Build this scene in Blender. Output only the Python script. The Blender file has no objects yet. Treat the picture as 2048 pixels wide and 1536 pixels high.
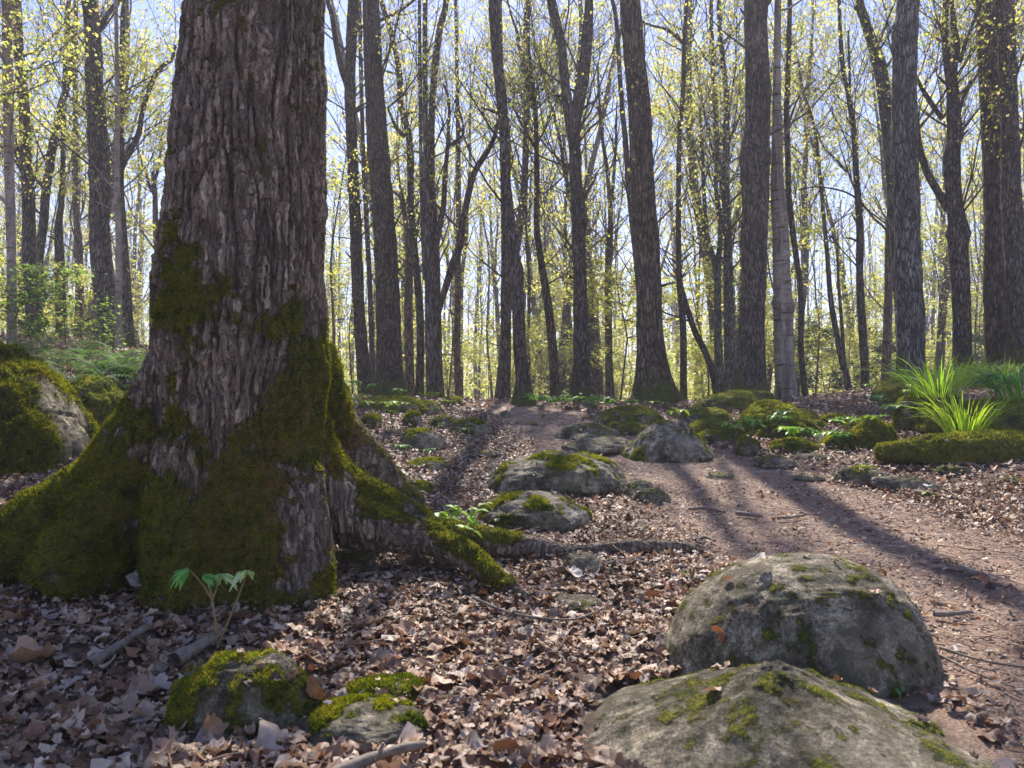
import bpy, math, random
import numpy as np
from mathutils import Vector

# ------------------------------------------------------------------ camera, world, sun
S = bpy.context.scene
H = 0.70
F = 1539.0
PITCH = math.atan(32 / F)
cam_d = bpy.data.cameras.new('camera')
cam = bpy.data.objects.new('camera', cam_d)
S.collection.objects.link(cam)
cam.location = (0, 0, H)
cam.rotation_euler = (math.pi / 2 + PITCH, 0, 0)
cam_d.sensor_width = 36.0
cam_d.lens = 36.0 * F / 2048
cam_d.clip_start = 0.05
cam_d.clip_end = 3000
cam_d.dof.use_dof = True
cam_d.dof.focus_distance = 5.0
cam_d.dof.aperture_fstop = 8.0
S.camera = cam
S.view_settings.view_transform = 'Standard'
S.view_settings.look = 'None'
S.view_settings.gamma = 1
S.view_settings.use_curve_mapping = False
S.view_settings.exposure = 1.0

SUN_EL, SUN_AZ = math.radians(46), math.radians(1.0)      # azimuth clockwise from +Y
W = bpy.data.worlds.new('World')
S.world = W
W.use_nodes = True
nt = W.node_tree
sky = nt.nodes.new('ShaderNodeTexSky')
sky.sky_type = 'NISHITA'
sky.sun_disc = False
sky.sun_elevation = SUN_EL
sky.sun_rotation = SUN_AZ
sky.air_density = 1.1
sky.dust_density = 0.2
sky.ozone_density = 3.0
bg = nt.nodes['Background']
bg.inputs[1].default_value = 0.095
tint = nt.nodes.new('ShaderNodeMixRGB'); tint.blend_type = 'MULTIPLY'; tint.inputs[0].default_value = 1.0
tint.inputs[2].default_value = (1.06, 0.955, 1.14, 1)
nt.links.new(sky.outputs[0], tint.inputs[1]); nt.links.new(tint.outputs[0], bg.inputs[0])
sun_d = bpy.data.lights.new('sun', 'SUN')
sun_d.energy = 5.0
sun_d.angle = math.radians(0.5)
sun_d.color = (1.0, 0.92, 0.82)
sun = bpy.data.objects.new('sun', sun_d)
S.collection.objects.link(sun)
SV = Vector((math.sin(SUN_AZ) * math.cos(SUN_EL), math.cos(SUN_AZ) * math.cos(SUN_EL), math.sin(SUN_EL)))
sun.rotation_euler = SV.to_track_quat('Z', 'Y').to_euler()

S.cycles.use_denoising = True
S.cycles.max_bounces = 6
S.cycles.diffuse_bounces = 3
S.cycles.transmission_bounces = 4
S.cycles.glossy_bounces = 2
S.cycles.volume_bounces = 0
S.cycles.sample_clamp_indirect = 4.0

# ------------------------------------------------------------------ helpers
def ray(u, v):
    xc, zc = (u - 1024) / F, -(v - 768) / F
    return np.array([xc, math.cos(PITCH) - zc * math.sin(PITCH), math.sin(PITCH) + zc * math.cos(PITCH)])
def P(u, v, d):
    r = ray(u, v)
    return np.array([0, 0, H]) + r * (d / r[1])

def _hash(ix, iy, iz, seed):
    with np.errstate(over='ignore'):
        h = (ix.astype(np.uint32) * np.uint32(374761393) + iy.astype(np.uint32) * np.uint32(668265263)
             + iz.astype(np.uint32) * np.uint32(2147483647 - 1274126177) + np.uint32((seed * 974634777 + 12345) & 0xffffffff))
        h = (h ^ (h >> np.uint32(13))) * np.uint32(1274126177)
        h = (h ^ (h >> np.uint32(16))) * np.uint32(2246822519)
        h = h ^ (h >> np.uint32(15))
    return h.astype(np.float64) / 2147483647.5 - 1.0
def noise(p, seed=0):
    p = np.asarray(p, float)
    i = np.floor(p).astype(np.int64); f = p - i
    f = f * f * f * (f * (f * 6 - 15) + 10)
    r = 0
    for dx in (0, 1):
        wx = f[:, 0] if dx else 1 - f[:, 0]
        for dy in (0, 1):
            wy = f[:, 1] if dy else 1 - f[:, 1]
            for dz in (0, 1):
                wz = f[:, 2] if dz else 1 - f[:, 2]
                r = r + wx * wy * wz * _hash(i[:, 0] + dx, i[:, 1] + dy, i[:, 2] + dz, seed)
    return r
def fbm(p, octv=4, seed=0, gain=0.5):
    a, r, t = 1.0, 0, 0
    p = np.asarray(p, float)
    for o in range(octv):
        r = r + a * noise(p * (2 ** o) + 17.3 * o, seed + o); t += a; a *= gain
    return r / t
def sstep(a, b, x):
    t = np.clip((x - a) / (b - a), 0, 1)
    return t * t * (3 - 2 * t)

class MB:
    """collects vertex/face arrays for one mesh"""
    def __init__(s):
        s.V, s.Q, s.T, s.C, s.n, s.mq, s.mt = [], [], [], [], 0, [], []
    def add(s, V, Q=None, T=None, C=None, mat=0):
        V = np.asarray(V, float)
        s.V.append(V)
        if Q is not None and len(Q):
            s.Q.append(np.asarray(Q) + s.n); s.mq.append(np.full(len(Q), mat))
        if T is not None and len(T):
            s.T.append(np.asarray(T) + s.n); s.mt.append(np.full(len(T), mat))
        s.C.append(np.full((len(V), 3), 0.5) if C is None else np.broadcast_to(np.asarray(C, float), (len(V), 3)))
        s.n += len(V)
    def mesh(s, name, mats, smooth=True, attrs=None):
        V = np.concatenate(s.V) if s.V else np.zeros((0, 3))
        Q = np.concatenate(s.Q) if s.Q else np.zeros((0, 4), int)
        T = np.concatenate(s.T) if s.T else np.zeros((0, 3), int)
        m = bpy.data.meshes.new(name)
        m.vertices.add(len(V)); m.vertices.foreach_set('co', V.astype(np.float32).ravel())
        nl = len(Q) * 4 + len(T) * 3
        m.loops.add(nl)
        m.loops.foreach_set('vertex_index', np.concatenate([Q.ravel(), T.ravel()]).astype(np.int32))
        npoly = len(Q) + len(T)
        m.polygons.add(npoly)
        st = np.concatenate([np.arange(len(Q)) * 4, len(Q) * 4 + np.arange(len(T)) * 3]).astype(np.int32)
        m.polygons.foreach_set('loop_start', st)
        mi = np.concatenate([np.concatenate(s.mq) if s.mq else np.zeros(0), np.concatenate(s.mt) if s.mt else np.zeros(0)]).astype(np.int32)
        m.polygons.foreach_set('material_index', mi)
        m.polygons.foreach_set('use_smooth', np.full(npoly, smooth))
        C = np.concatenate(s.C) if s.C else np.zeros((0, 3))
        a = m.attributes.new('col', 'FLOAT_COLOR', 'POINT')
        a.data.foreach_set('color', np.hstack([C, np.ones((len(C), 1))]).astype(np.float32).ravel())
        if attrs:
            for k, arr in attrs.items():
                b = m.attributes.new(k, 'FLOAT', 'POINT'); b.data.foreach_set('value', np.asarray(arr, np.float32))
        m.update(calc_edges=True)
        for mt in (mats if isinstance(mats, (list, tuple)) else [mats]):
            m.materials.append(mt)
        return m
    def obj(s, name, mats, parent=None, smooth=True, attrs=None, **tags):
        o = bpy.data.objects.new(name, s.mesh(name, mats, smooth, attrs))
        S.collection.objects.link(o)
        if parent is not None:
            o.parent = parent
        for k, v in tags.items():
            o[k] = v
        return o
def tag(o, label=None, category=None, group=None, kind=None):
    for k, v in (('label', label), ('category', category), ('group', group), ('kind', kind)):
        if v:
            o[k] = v
    return o
def empty(name, loc, label, category, group=None):
    o = bpy.data.objects.new(name, None)
    o.empty_display_size = 0.1
    o.location = loc
    S.collection.objects.link(o)
    return tag(o, label, category, group)
def copy_tree(root, loc, rz, scale, label, group=None):
    r = root.copy(); S.collection.objects.link(r)
    r.location = loc; r.rotation_euler = (0, 0, rz); r.scale = (scale,) * 3
    r['label'] = label
    if group:
        r['group'] = group
    for ch in list(root.children):
        c = ch.copy(); S.collection.objects.link(c); c.parent = r
    return r

def resample(pts, rad, step):
    pts = np.asarray(pts, float); rad = np.asarray(rad, float)
    n = len(pts)
    if n < 2:
        return pts, rad
    ext = np.vstack([2 * pts[0] - pts[1], pts, 2 * pts[-1] - pts[-2]])
    OP, OR = [], []
    for i in range(n - 1):
        p0, p1, p2, p3 = ext[i:i + 4]
        L = np.linalg.norm(p2 - p1)
        k = max(1, int(round(L / step)))
        t = (np.arange(k) / k)[:, None]
        OP.append(0.5 * ((2 * p1) + (-p0 + p2) * t + (2 * p0 - 5 * p1 + 4 * p2 - p3) * t ** 2 + (-p0 + 3 * p1 - 3 * p2 + p3) * t ** 3))
        OR.append(rad[i] + (rad[i + 1] - rad[i]) * t[:, 0])
    OP.append(pts[-1:]); OR.append(rad[-1:])
    return np.vstack(OP), np.concatenate(OR)
def tube_geo(P_, R_, k):
    P_ = np.asarray(P_, float); R_ = np.asarray(R_, float); n = len(P_)
    t = np.gradient(P_, axis=0); t /= np.linalg.norm(t, axis=1, keepdims=True) + 1e-9
    ref = np.array([0., 1, 0]) if abs(t[:, 1]).mean() < 0.8 else np.array([1., 0, 0])
    a = np.cross(t, ref); a /= np.linalg.norm(a, axis=1, keepdims=True) + 1e-9
    b = np.cross(t, a)
    th = np.arange(k) / k * 2 * np.pi
    V = P_[:, None] + R_[:, None, None] * (np.cos(th)[None, :, None] * a[:, None] + np.sin(th)[None, :, None] * b[:, None])
    i = np.arange(n - 1)[:, None] * k; j = np.arange(k)[None]; j2 = (j + 1) % k
    Q = np.stack([i + j, i + k + j, i + k + j2, i + j2], -1).reshape(-1, 4)
    return V.reshape(-1, 3), Q, (a, b, th)
def tube(mb, P_, R_, k=6, col=None, mat=0):
    V, Q, _ = tube_geo(P_, R_, k)
    n0 = len(V)
    V = np.vstack([V, P_[-1:]])
    T = [[n0 - k + i, n0 - k + (i + 1) % k, n0] for i in range(k)]
    mb.add(V, Q, np.array(T)[:, ::-1], col, mat)

# ------------------------------------------------------------------ materials
def newmat(name):
    m = bpy.data.materials.new(name); m.use_nodes = True
    n = m.node_tree.nodes; l = m.node_tree.links
    return m, n, l, n['Principled BSDF']
def N(n, t, **kw):
    o = n.new(t)
    for k, v in kw.items():
        if k in o.inputs:
            o.inputs[k].default_value = v
        else:
            setattr(o, k, v)
    return o
def ramp(n, l, src, stops):
    r = n.new('ShaderNodeValToRGB')
    e = r.color_ramp.elements
    while len(e) < len(stops):
        e.new(0.5)
    for i, (p, c) in enumerate(stops):
        e[i].position = p; e[i].color = tuple(c) + (1,)
    l.new(src, r.inputs[0])
    return r.outputs[0]
def noisetex(n, l, scale, detail=6, rough=0.6, vec=None, stretch=None, dist=0.0):
    t = N(n, 'ShaderNodeTexNoise', Scale=scale, Detail=detail, Roughness=rough, Distortion=dist)
    if vec is None:
        tc = n.new('ShaderNodeTexCoord'); vec = tc.outputs['Object']
    if stretch:
        mp = n.new('ShaderNodeMapping'); mp.inputs['Scale'].default_value = stretch
        l.new(vec, mp.inputs[0]); vec = mp.outputs[0]
    l.new(vec, t.inputs['Vector'])
    return t
def mix(n, l, f, a, b, mode='MIX'):
    m = n.new('ShaderNodeMixRGB'); m.blend_type = mode
    for i, s in enumerate((f, a, b)):
        if hasattr(s, 'links') or hasattr(s, 'is_linked'):
            l.new(s, m.inputs[i])
        elif isinstance(s, (int, float)):
            m.inputs[i].default_value = s
        else:
            m.inputs[i].default_value = tuple(s) + (1,)
    return m.outputs[0]
def math_(n, l, op, a, b=None, c=None):
    m = n.new('ShaderNodeMath'); m.operation = op
    for i, s in enumerate((a, b, c)):
        if s is None: continue
        if isinstance(s, (int, float)): m.inputs[i].default_value = s
        else: l.new(s, m.inputs[i])
    return m.outputs[0]
def smooth_(n, l, src, a, b):
    m = n.new('ShaderNodeMapRange'); m.interpolation_type = 'SMOOTHSTEP'
    l.new(src, m.inputs[0]); m.inputs[1].default_value = a; m.inputs[2].default_value = b
    return m.outputs[0]
def attr(n, name, col=False):
    a = n.new('ShaderNodeAttribute'); a.attribute_name = name
    return a.outputs['Color' if col else 'Fac']
def bump(n, l, b, h, strength, dist, prev=None):
    k = N(n, 'ShaderNodeBump', Strength=strength, Distance=dist)
    l.new(h, k.inputs['Height'])
    if prev is not None:
        l.new(prev, k.inputs['Normal'])
    l.new(k.outputs[0], b.inputs['Normal'])
    return k.outputs[0]

def plates(n, l, scale, zs, warp=0.06):
    tc = n.new('ShaderNodeTexCoord')
    nz = noisetex(n, l, scale * 0.22, 4, 0.6, vec=tc.outputs['Object'])
    sub = n.new('ShaderNodeVectorMath'); sub.operation = 'MULTIPLY_ADD'
    l.new(nz.outputs['Color'], sub.inputs[0]); sub.inputs[1].default_value = (warp, warp, warp * 2); l.new(tc.outputs['Object'], sub.inputs[2])
    mp = n.new('ShaderNodeMapping'); mp.inputs['Scale'].default_value = (1, 1, zs); l.new(sub.outputs[0], mp.inputs[0])
    v = N(n, 'ShaderNodeTexVoronoi', Scale=scale); v.feature = 'DISTANCE_TO_EDGE'; l.new(mp.outputs[0], v.inputs['Vector'])
    return smooth_(n, l, v.outputs['Distance'], 0.0, 0.22)
def bark_mat(name, dark, mid, pale, sc=1.0, birch=False, mossy=True):
    m, n, l, b = newmat(name)
    t1 = noisetex(n, l, 22 * sc, 8, 0.62, stretch=(1, 1, 0.16), dist=0.4)
    t2 = noisetex(n, l, 3.0, 5, 0.6)
    t3 = noisetex(n, l, 90 * sc, 4, 0.6, stretch=(1, 1, 0.4))
    c = ramp(n, l, t1.outputs[0], [(0.36, dark), (0.5, mid), (0.66, pale)])
    lich = ramp(n, l, t2.outputs[0], [(0.5, (0, 0, 0)), (0.64, (1, 1, 1))])
    lf = math_(n, l, 'MULTIPLY', lich, 0.45)
    c = mix(n, l, lf, c, tuple(min(1, x * 1.25 + .02) for x in pale))
    if birch:
        t4 = noisetex(n, l, 9, 5, 0.7, stretch=(0.35, 0.35, 3.2))
        f = ramp(n, l, t4.outputs[0], [(0.56, (0, 0, 0)), (0.62, (1, 1, 1))])
        c = mix(n, l, f, c, (0.07, 0.055, 0.045))
    pl = plates(n, l, 34 * sc, 0.16)
    if not birch:
        c = mix(n, l, pl, tuple(x * 0.8 for x in dark), c)
    c = mix(n, l, 0.7, c, t3.outputs[0], 'OVERLAY')
    if mossy:
        tc = n.new('ShaderNodeTexCoord'); sp = n.new('ShaderNodeSeparateXYZ'); l.new(tc.outputs['Object'], sp.inputs[0])
        t5 = noisetex(n, l, 4, 6, 0.7)
        z = math_(n, l, 'MULTIPLY', sp.outputs[2], -0.62)
        h = math_(n, l, 'ADD', z, t5.outputs[0])
        f = smooth_(n, l, h, 0.22, 0.42)
        t6 = noisetex(n, l, 60, 3)
        mc = ramp(n, l, t6.outputs[0], [(0.3, (0.045, 0.055, 0.008)), (0.7, (0.14, 0.15, 0.018))])
        c = mix(n, l, f, c, mc)
    l.new(c, b.inputs['Base Color'])
    b.inputs['Roughness'].default_value = 0.85
    b.inputs['Specular IOR Level'].default_value = 0.25
    k = bump(n, l, b, t1.outputs[0], 0.9, 0.03)
    if not birch:
        k = bump(n, l, b, pl, 0.9, 0.02 / sc, k)
    bump(n, l, b, t3.outputs[0], 0.5, 0.008, k)
    return m
M_bark = bark_mat('grey_brown_bark', (0.035, 0.026, 0.019), (0.14, 0.108, 0.082), (0.28, 0.225, 0.18))
M_bark2 = bark_mat('furrowed_bark', (0.03, 0.022, 0.014), (0.14, 0.102, 0.066), (0.27, 0.20, 0.13), sc=1.5)
M_bark3 = bark_mat('warm_brown_bark', (0.04, 0.025, 0.015), (0.16, 0.108, 0.068), (0.30, 0.215, 0.145), sc=0.75)
M_bark4 = bark_mat('lichen_grey_bark', (0.045, 0.04, 0.035), (0.17, 0.155, 0.135), (0.33, 0.31, 0.28), sc=0.9)
M_pale = bark_mat('smooth_pale_bark', (0.07, 0.058, 0.05), (0.17, 0.145, 0.125), (0.27, 0.24, 0.21), sc=0.6)
M_birch = bark_mat('birch_bark', (0.13, 0.105, 0.085), (0.27, 0.22, 0.18), (0.40, 0.34, 0.29), sc=0.5, birch=True, mossy=False)
M_far = bark_mat('distant_bark', (0.06, 0.043, 0.03), (0.19, 0.142, 0.10), (0.32, 0.25, 0.185), sc=0.8, mossy=False)

def leaf_mat(name, transl=0.55, gain=1.0, rough=0.5, tint=(1, 1, 1), spec=0.3):
    m, n, l, b = newmat(name)
    a = attr(n, 'col', True)
    t = noisetex(n, l, 75, 5, 0.7)
    v = math_(n, l, 'MULTIPLY_ADD', t.outputs[0], 1.3, 0.35)
    c = mix(n, l, 1.0, a, v, 'MULTIPLY')
    l.new(c, b.inputs['Base Color'])
    b.inputs['Roughness'].default_value = rough
    b.inputs['Specular IOR Level'].default_value = spec
    tr = n.new('ShaderNodeBsdfTranslucent')
    ct = mix(n, l, 1.0, c, tuple(gain * x for x in tint), 'MULTIPLY')
    l.new(ct, tr.inputs[0])
    ms = n.new('ShaderNodeMixShader'); ms.inputs[0].default_value = transl
    l.new(b.outputs[0], ms.inputs[1]); l.new(tr.outputs[0], ms.inputs[2])
    l.new(ms.outputs[0], n['Material Output'].inputs[0])
    return m
M_leaf = leaf_mat('spring_leaf', 0.7, 1.1)
M_litter = leaf_mat('dead_leaf', 0.18, 1.0, 0.55, (1.0, 0.80, 0.62), 0.4)
M_green = leaf_mat('plant_leaf', 0.5, 1.1, 0.4, (0.95, 1.0, 0.5))
M_mossfuzz = leaf_mat('moss_tuft', 0.5, 1.5, 0.8, (1, 1, 0.6), 0.1)
M_petal = leaf_mat('petal', 0.4, 1.0)

def moss_color(n, l):
    t = noisetex(n, l, 14, 6, 0.7); t2 = noisetex(n, l, 130, 3, 0.6)
    c = ramp(n, l, t.outputs[0], [(0.30, (0.038, 0.050, 0.007)), (0.45, (0.10, 0.115, 0.012)), (0.56, (0.20, 0.19, 0.02)), (0.68, (0.17, 0.11, 0.028))])
    return mix(n, l, 0.75, c, t2.outputs[0], 'OVERLAY'), t2
def rock_mat():
    m, n, l, b = newmat('boulder_stone')
    t1 = noisetex(n, l, 7, 8, 0.65); t2 = noisetex(n, l, 60, 6, 0.7); t3 = noisetex(n, l, 2.3, 4)
    c = ramp(n, l, t1.outputs[0], [(0.36, (0.07, 0.057, 0.038)), (0.5, (0.21, 0.175, 0.12)), (0.62, (0.42, 0.355, 0.25))])
    t9 = noisetex(n, l, 24, 10, 0.8)
    sp_ = ramp(n, l, t9.outputs[0], [(0.41, (0.08, 0.08, 0.08)), (0.5, (0.5, 0.5, 0.5)), (0.59, (0.95, 0.95, 0.95))])
    t10 = noisetex(n, l, 170, 4, 0.7)
    sp2 = ramp(n, l, t10.outputs[0], [(0.40, (0.12, 0.12, 0.12)), (0.60, (0.9, 0.9, 0.9))])
    c = mix(n, l, 0.6, c, sp2, 'OVERLAY')
    c = mix(n, l, 0.8, c, sp_, 'OVERLAY')
    c = mix(n, l, 0.7, c, t2.outputs[0], 'OVERLAY')
    v = N(n, 'ShaderNodeTexVoronoi', Scale=38); l.new(n.new('ShaderNodeTexCoord').outputs['Object'], v.inputs['Vector'])
    pit = ramp(n, l, v.outputs['Distance'], [(0.08, (0, 0, 0)), (0.35, (1, 1, 1))])
    li = ramp(n, l, t3.outputs[0], [(0.52, (0, 0, 0)), (0.62, (1, 1, 1))])
    c = mix(n, l, math_(n, l, 'MULTIPLY', li, 0.45), c, (0.34, 0.295, 0.21))
    rd = noisetex(n, l, 5, 4, 0.6)
    rf = ramp(n, l, rd.outputs[0], [(0.6, (0, 0, 0)), (0.7, (1, 1, 1))])
    c = mix(n, l, math_(n, l, 'MULTIPLY', rf, 0.35), c, (0.16, 0.09, 0.045))
    ms = attr(n, 'moss')
    t5 = noisetex(n, l, 30, 7, 0.75)
    f = math_(n, l, 'ADD', ms, math_(n, l, 'MULTIPLY_ADD', t5.outputs[0], 2.4, -1.2))
    t7 = noisetex(n, l, 11, 8, 0.8)
    film = smooth_(n, l, math_(n, l, 'MULTIPLY_ADD', ms, 0.25, t7.outputs[0]), 0.44, 0.62)
    c = mix(n, l, math_(n, l, 'MULTIPLY', film, 0.55), c, (0.072, 0.068, 0.024))
    f = smooth_(n, l, f, 0.45, 0.60)
    mc, mt = moss_color(n, l)
    c = mix(n, l, f, c, mc)
    l.new(c, b.inputs['Base Color'])
    b.inputs['Roughness'].default_value = 0.82
    b.inputs['Specular IOR Level'].default_value = 0.3
    k = bump(n, l, b, t1.outputs[0], 0.8, 0.03)
    k = bump(n, l, b, t9.outputs[0], 0.9, 0.014, k)
    k = bump(n, l, b, pit, 0.5, 0.006, k)
    k = bump(n, l, b, t2.outputs[0], 0.9, 0.008, k)
    hm = math_(n, l, 'MULTIPLY', f, mt.outputs[0])
    bump(n, l, b, hm, 1.0, 0.012, k)
    return m
M_rock = rock_mat()
def hero_mat():
    m, n, l, b = newmat('old_maple_bark')
    rg = attr(n, 'ridge'); ms = attr(n, 'moss')
    t1 = noisetex(n, l, 30, 7, 0.65, stretch=(1, 1, 0.3)); t2 = noisetex(n, l, 6, 5); t3 = noisetex(n, l, 150, 5, 0.7)
    c = ramp(n, l, t1.outputs[0], [(0.3, (0.19, 0.14, 0.095)), (0.5, (0.42, 0.315, 0.225)), (0.7, (0.64, 0.51, 0.38))])
    c = mix(n, l, math_(n, l, 'MULTIPLY_ADD', rg, 0.7, 0.3), (0.06, 0.042, 0.032), c)
    g = ramp(n, l, t2.outputs[0], [(0.48, (0, 0, 0)), (0.62, (1, 1, 1))])
    c = mix(n, l, math_(n, l, 'MULTIPLY', g, 0.4), c, (0.17, 0.155, 0.14))
    pl = plates(n, l, 34, 0.055, 0.09); pl2 = plates(n, l, 80, 0.16, .05)
    c = mix(n, l, math_(n, l, 'MULTIPLY_ADD', pl, 0.6, 0.4), (0.06, 0.042, 0.032), c)
    c = mix(n, l, math_(n, l, 'MULTIPLY_ADD', pl2, 0.3, 0.7), (0.09, 0.066, 0.05), c)
    c = mix(n, l, 0.75, c, t3.outputs[0], 'OVERLAY')
    t5 = noisetex(n, l, 24, 7, 0.75)
    f = math_(n, l, 'ADD', ms, math_(n, l, 'MULTIPLY_ADD', t5.outputs[0], 1.5, -0.75))
    f = smooth_(n, l, f, 0.42, 0.62)
    mc, mt = moss_color(n, l)
    oc = attr(n, 'orange')
    mc = mix(n, l, 1.0, mc, (0.75, 0.72, 0.7), 'MULTIPLY')
    of = math_(n, l, 'MULTIPLY', oc, smooth_(n, l, t5.outputs[0], 0.45, 0.55))
    mc = mix(n, l, of, mc, (0.17, 0.10, 0.03))
    c = mix(n, l, f, c, mc)
    l.new(c, b.inputs['Base Color'])
    b.inputs['Roughness'].default_value = 0.85
    b.inputs['Specular IOR Level'].default_value = 0.25
    k = bump(n, l, b, t1.outputs[0], 0.9, 0.012)
    nf = math_(n, l, 'SUBTRACT', 1.0, f)
    k = bump(n, l, b, math_(n, l, 'MULTIPLY', pl, nf), 1.0, 0.012, k)
    k = bump(n, l, b, math_(n, l, 'MULTIPLY', pl2, nf), 0.8, 0.005, k)
    k = bump(n, l, b, t3.outputs[0], 0.7, 0.004, k)
    bump(n, l, b, math_(n, l, 'MULTIPLY', f, mt.outputs[0]), 1.0, 0.012, k)
    return m
M_hero = hero_mat()
def ground_mat():
    m, n, l, b = newmat('forest_floor')
    p = attr(n, 'path')
    t1 = noisetex(n, l, 5, 8, 0.7); t2 = noisetex(n, l, 45, 6, 0.75); t3 = noisetex(n, l, 160, 4, 0.7)
    soil = ramp(n, l, t2.outputs[0], [(0.3, (0.035, 0.022, 0.014)), (0.5, (0.13, 0.082, 0.055)), (0.7, (0.27, 0.185, 0.13))])
    dirt = ramp(n, l, t1.outputs[0], [(0.3, (0.19, 0.125, 0.09)), (0.7, (0.37, 0.265, 0.20))])
    d2 = ramp(n, l, t3.outputs[0], [(0.36, (0.08, 0.06, 0.05)), (0.6, (0.9, 0.85, 0.78))])
    dirt = mix(n, l, 0.8, dirt, d2, 'OVERLAY')
    f = smooth_(n, l, math_(n, l, 'ADD', p, math_(n, l, 'MULTIPLY_ADD', t1.outputs[0], 0.5, -0.25)), 0.3, 0.7)
    c = mix(n, l, f, soil, dirt)
    l.new(c, b.inputs['Base Color'])
    b.inputs['Roughness'].default_value = 0.9
    k = bump(n, l, b, t2.outputs[0], 0.8, 0.02)
    bump(n, l, b, t3.outputs[0], 0.8, 0.006, k)
    return m
M_ground = ground_mat()
def plain_wood(name, c1, c2):
    m, n, l, b = newmat(name)
    t = noisetex(n, l, 40, 6, 0.7)
    c = ramp(n, l, t.outputs[0], [(0.35, c1), (0.65, c2)])
    l.new(c, b.inputs['Base Color']); b.inputs['Roughness'].default_value = 0.75
    bump(n, l, b, t.outputs[0], 0.8, 0.004)
    return m
M_stick = plain_wood('dead_wood', (0.10, 0.075, 0.055), (0.26, 0.21, 0.165))
M_stem = plain_wood('green_stem', (0.10, 0.13, 0.03), (0.17, 0.18, 0.05))

# ------------------------------------------------------------------ ground
PY = np.array([-40, 0, 1.5, 2, 3, 4, 6, 8, 10, 12, 14, 17, 20, 28, 40, 70, 120, 600])
PZ = np.array([-.3, -.02, -.01, .0, .035, .085, .20, .34, .48, .58, .61, .57, .50, .30, .05, -.3, -.8, -3.0])
def zprof(y):
    return sum(np.interp(y + o, PY, PZ) for o in (-.5, -.25, 0, .25, .5)) / 5
CTRL = [(60, 690, 9.5), (217, 688, 12.5), (90, 668, 14.5), (200, 745, 7), (20, 720, 7.5), (256, 700, 11), (330, 760, 8), (50, 965, 3.9),
        (-150, 960, 4.0), (200, 900, 4.6), (100, 1190, 2.6), (20, 1215, 2.5), (480, 1255, 2.4), (650, 1240, 2.45), (300, 1225, 2.45), (0, 660, 17), (250, 690, 17), (-400, 680, 9), (-900, 900, 4),
        (700, 785, 11), (740, 800, 13), (780, 793, 12.0), (860, 798, 14), (720, 822, 8.5), (930, 806, 12.5), (700, 800, 18),
        (1048, 822, 11.5), (1163, 815, 14), (1311, 807, 12.4), (1250, 835, 8.8), (1440, 790, 14), (1499, 788, 11.7), (1574, 810, 12),
        (1616, 835, 13), (1700, 838, 15), (1640, 845, 10.5), (1731, 822, 16), (1822, 745, 10.9), (1924, 712, 12), (1992, 715, 12),
        (2040, 725, 11.5), (2250, 715, 11), (1930, 775, 8.2), (2100, 770, 8), (1900, 845, 6.4), (2060, 835, 6.4), (2300, 850, 6),
        (1900, 905, 5.7), (1650, 905, 6.2), (1500, 900, 6.4), (1990, 1000, 4.4), (1700, 985, 4.7), (1450, 850, 8.4), (1350, 850, 8.4)]
_C = np.array([P(*c) for c in CTRL])
_R = _C[:, 2] - zprof(_C[:, 1])
_SG = 0.10 * _C[:, 1] + 0.25
def ground_base(x, y):
    x = np.asarray(x, float); y = np.asarray(y, float)
    num = np.zeros(x.shape); den = np.full(x.shape, 0.12)
    for c, r, s in zip(_C, _R, _SG):
        w = np.exp(-((x - c[0]) ** 2 + (y - c[1]) ** 2) / (2 * s * s)); num += w * r; den += w
    return zprof(y) + num / den
def path_mask(x, y):
    px = np.array([1.5, 1.62, 1.55, 1.35, 0.95, 0.55, 0.30, 0.15, 0.1]); py = np.array([0, 2.0, 3.2, 4.6, 6.2, 8.0, 9.5, 11.0, 14])
    hw = np.array([0.75, 0.75, 0.95, 0.9, 0.9, 0.75, 0.7, 0.55, .3])
    cx = np.interp(y, py, px); w = np.interp(y, py, hw)
    return (1 - sstep(0.6, 1.15, np.abs(x - cx) / w)) * (1 - sstep(11, 15, y))
def ground_z(x, y):
    x = np.asarray(x, float); y = np.asarray(y, float)
    p3 = np.stack([x, y, np.zeros_like(x)], -1).reshape(-1, 3)
    nz = (0.030 * fbm(p3 * 1.6, 3, 5) + 0.012 * fbm(p3 * 8, 2, 9)).reshape(x.shape)
    far = sstep(12, 40, np.hypot(x, y))
    nz = nz * (1 - 0.45 * path_mask(x, y)) + far * (0.35 * noise(p3 * 0.12, 3)).reshape(x.shape)
    return ground_base(x, y) + nz
def sinhgrid(n, near, ext, off=0.0):
    t = np.linspace(-1, 1, n)
    k = math.asinh(ext / near)
    return off + near * np.sinh(k * t)
gx = sinhgrid(520, 3.0, 600); gy0 = sinhgrid(620, 3.0, 600, 3.2)
gy = gy0[gy0 > -60]
X, Y = np.meshgrid(gx, gy)
Z = ground_z(X, Y)
gV = np.stack([X, Y, Z], -1).reshape(-1, 3)
nx, ny = len(gx), len(gy)
i = np.arange(ny - 1)[:, None] * nx; j = np.arange(nx - 1)[None]
gQ = np.stack([i + j, i + j + 1, i + nx + j + 1, i + nx + j], -1).reshape(-1, 4)
mb = MB(); mb.add(gV, gQ)
mb.obj('ground', M_ground, attrs={'path': path_mask(X, Y).ravel()}, kind='structure', label='brown leafy forest floor with a worn dirt path rising to a crest')
def gz(x, y):
    return float(ground_z(np.array([x]), np.array([y]))[0])

def on_ground(u, v, guess=None, lift=0.0):
    rr = ray(u, v); lo, hi = 0.8, 40.0
    for _ in range(40):
        md_ = (lo + hi) / 2; q = np.array([0, 0, H]) + rr * md_ / rr[1]
        if q[2] > gz(q[0], q[1]): lo = md_
        else: hi = md_
    q = np.array([0, 0, H]) + rr * lo / rr[1]
    return q

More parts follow.
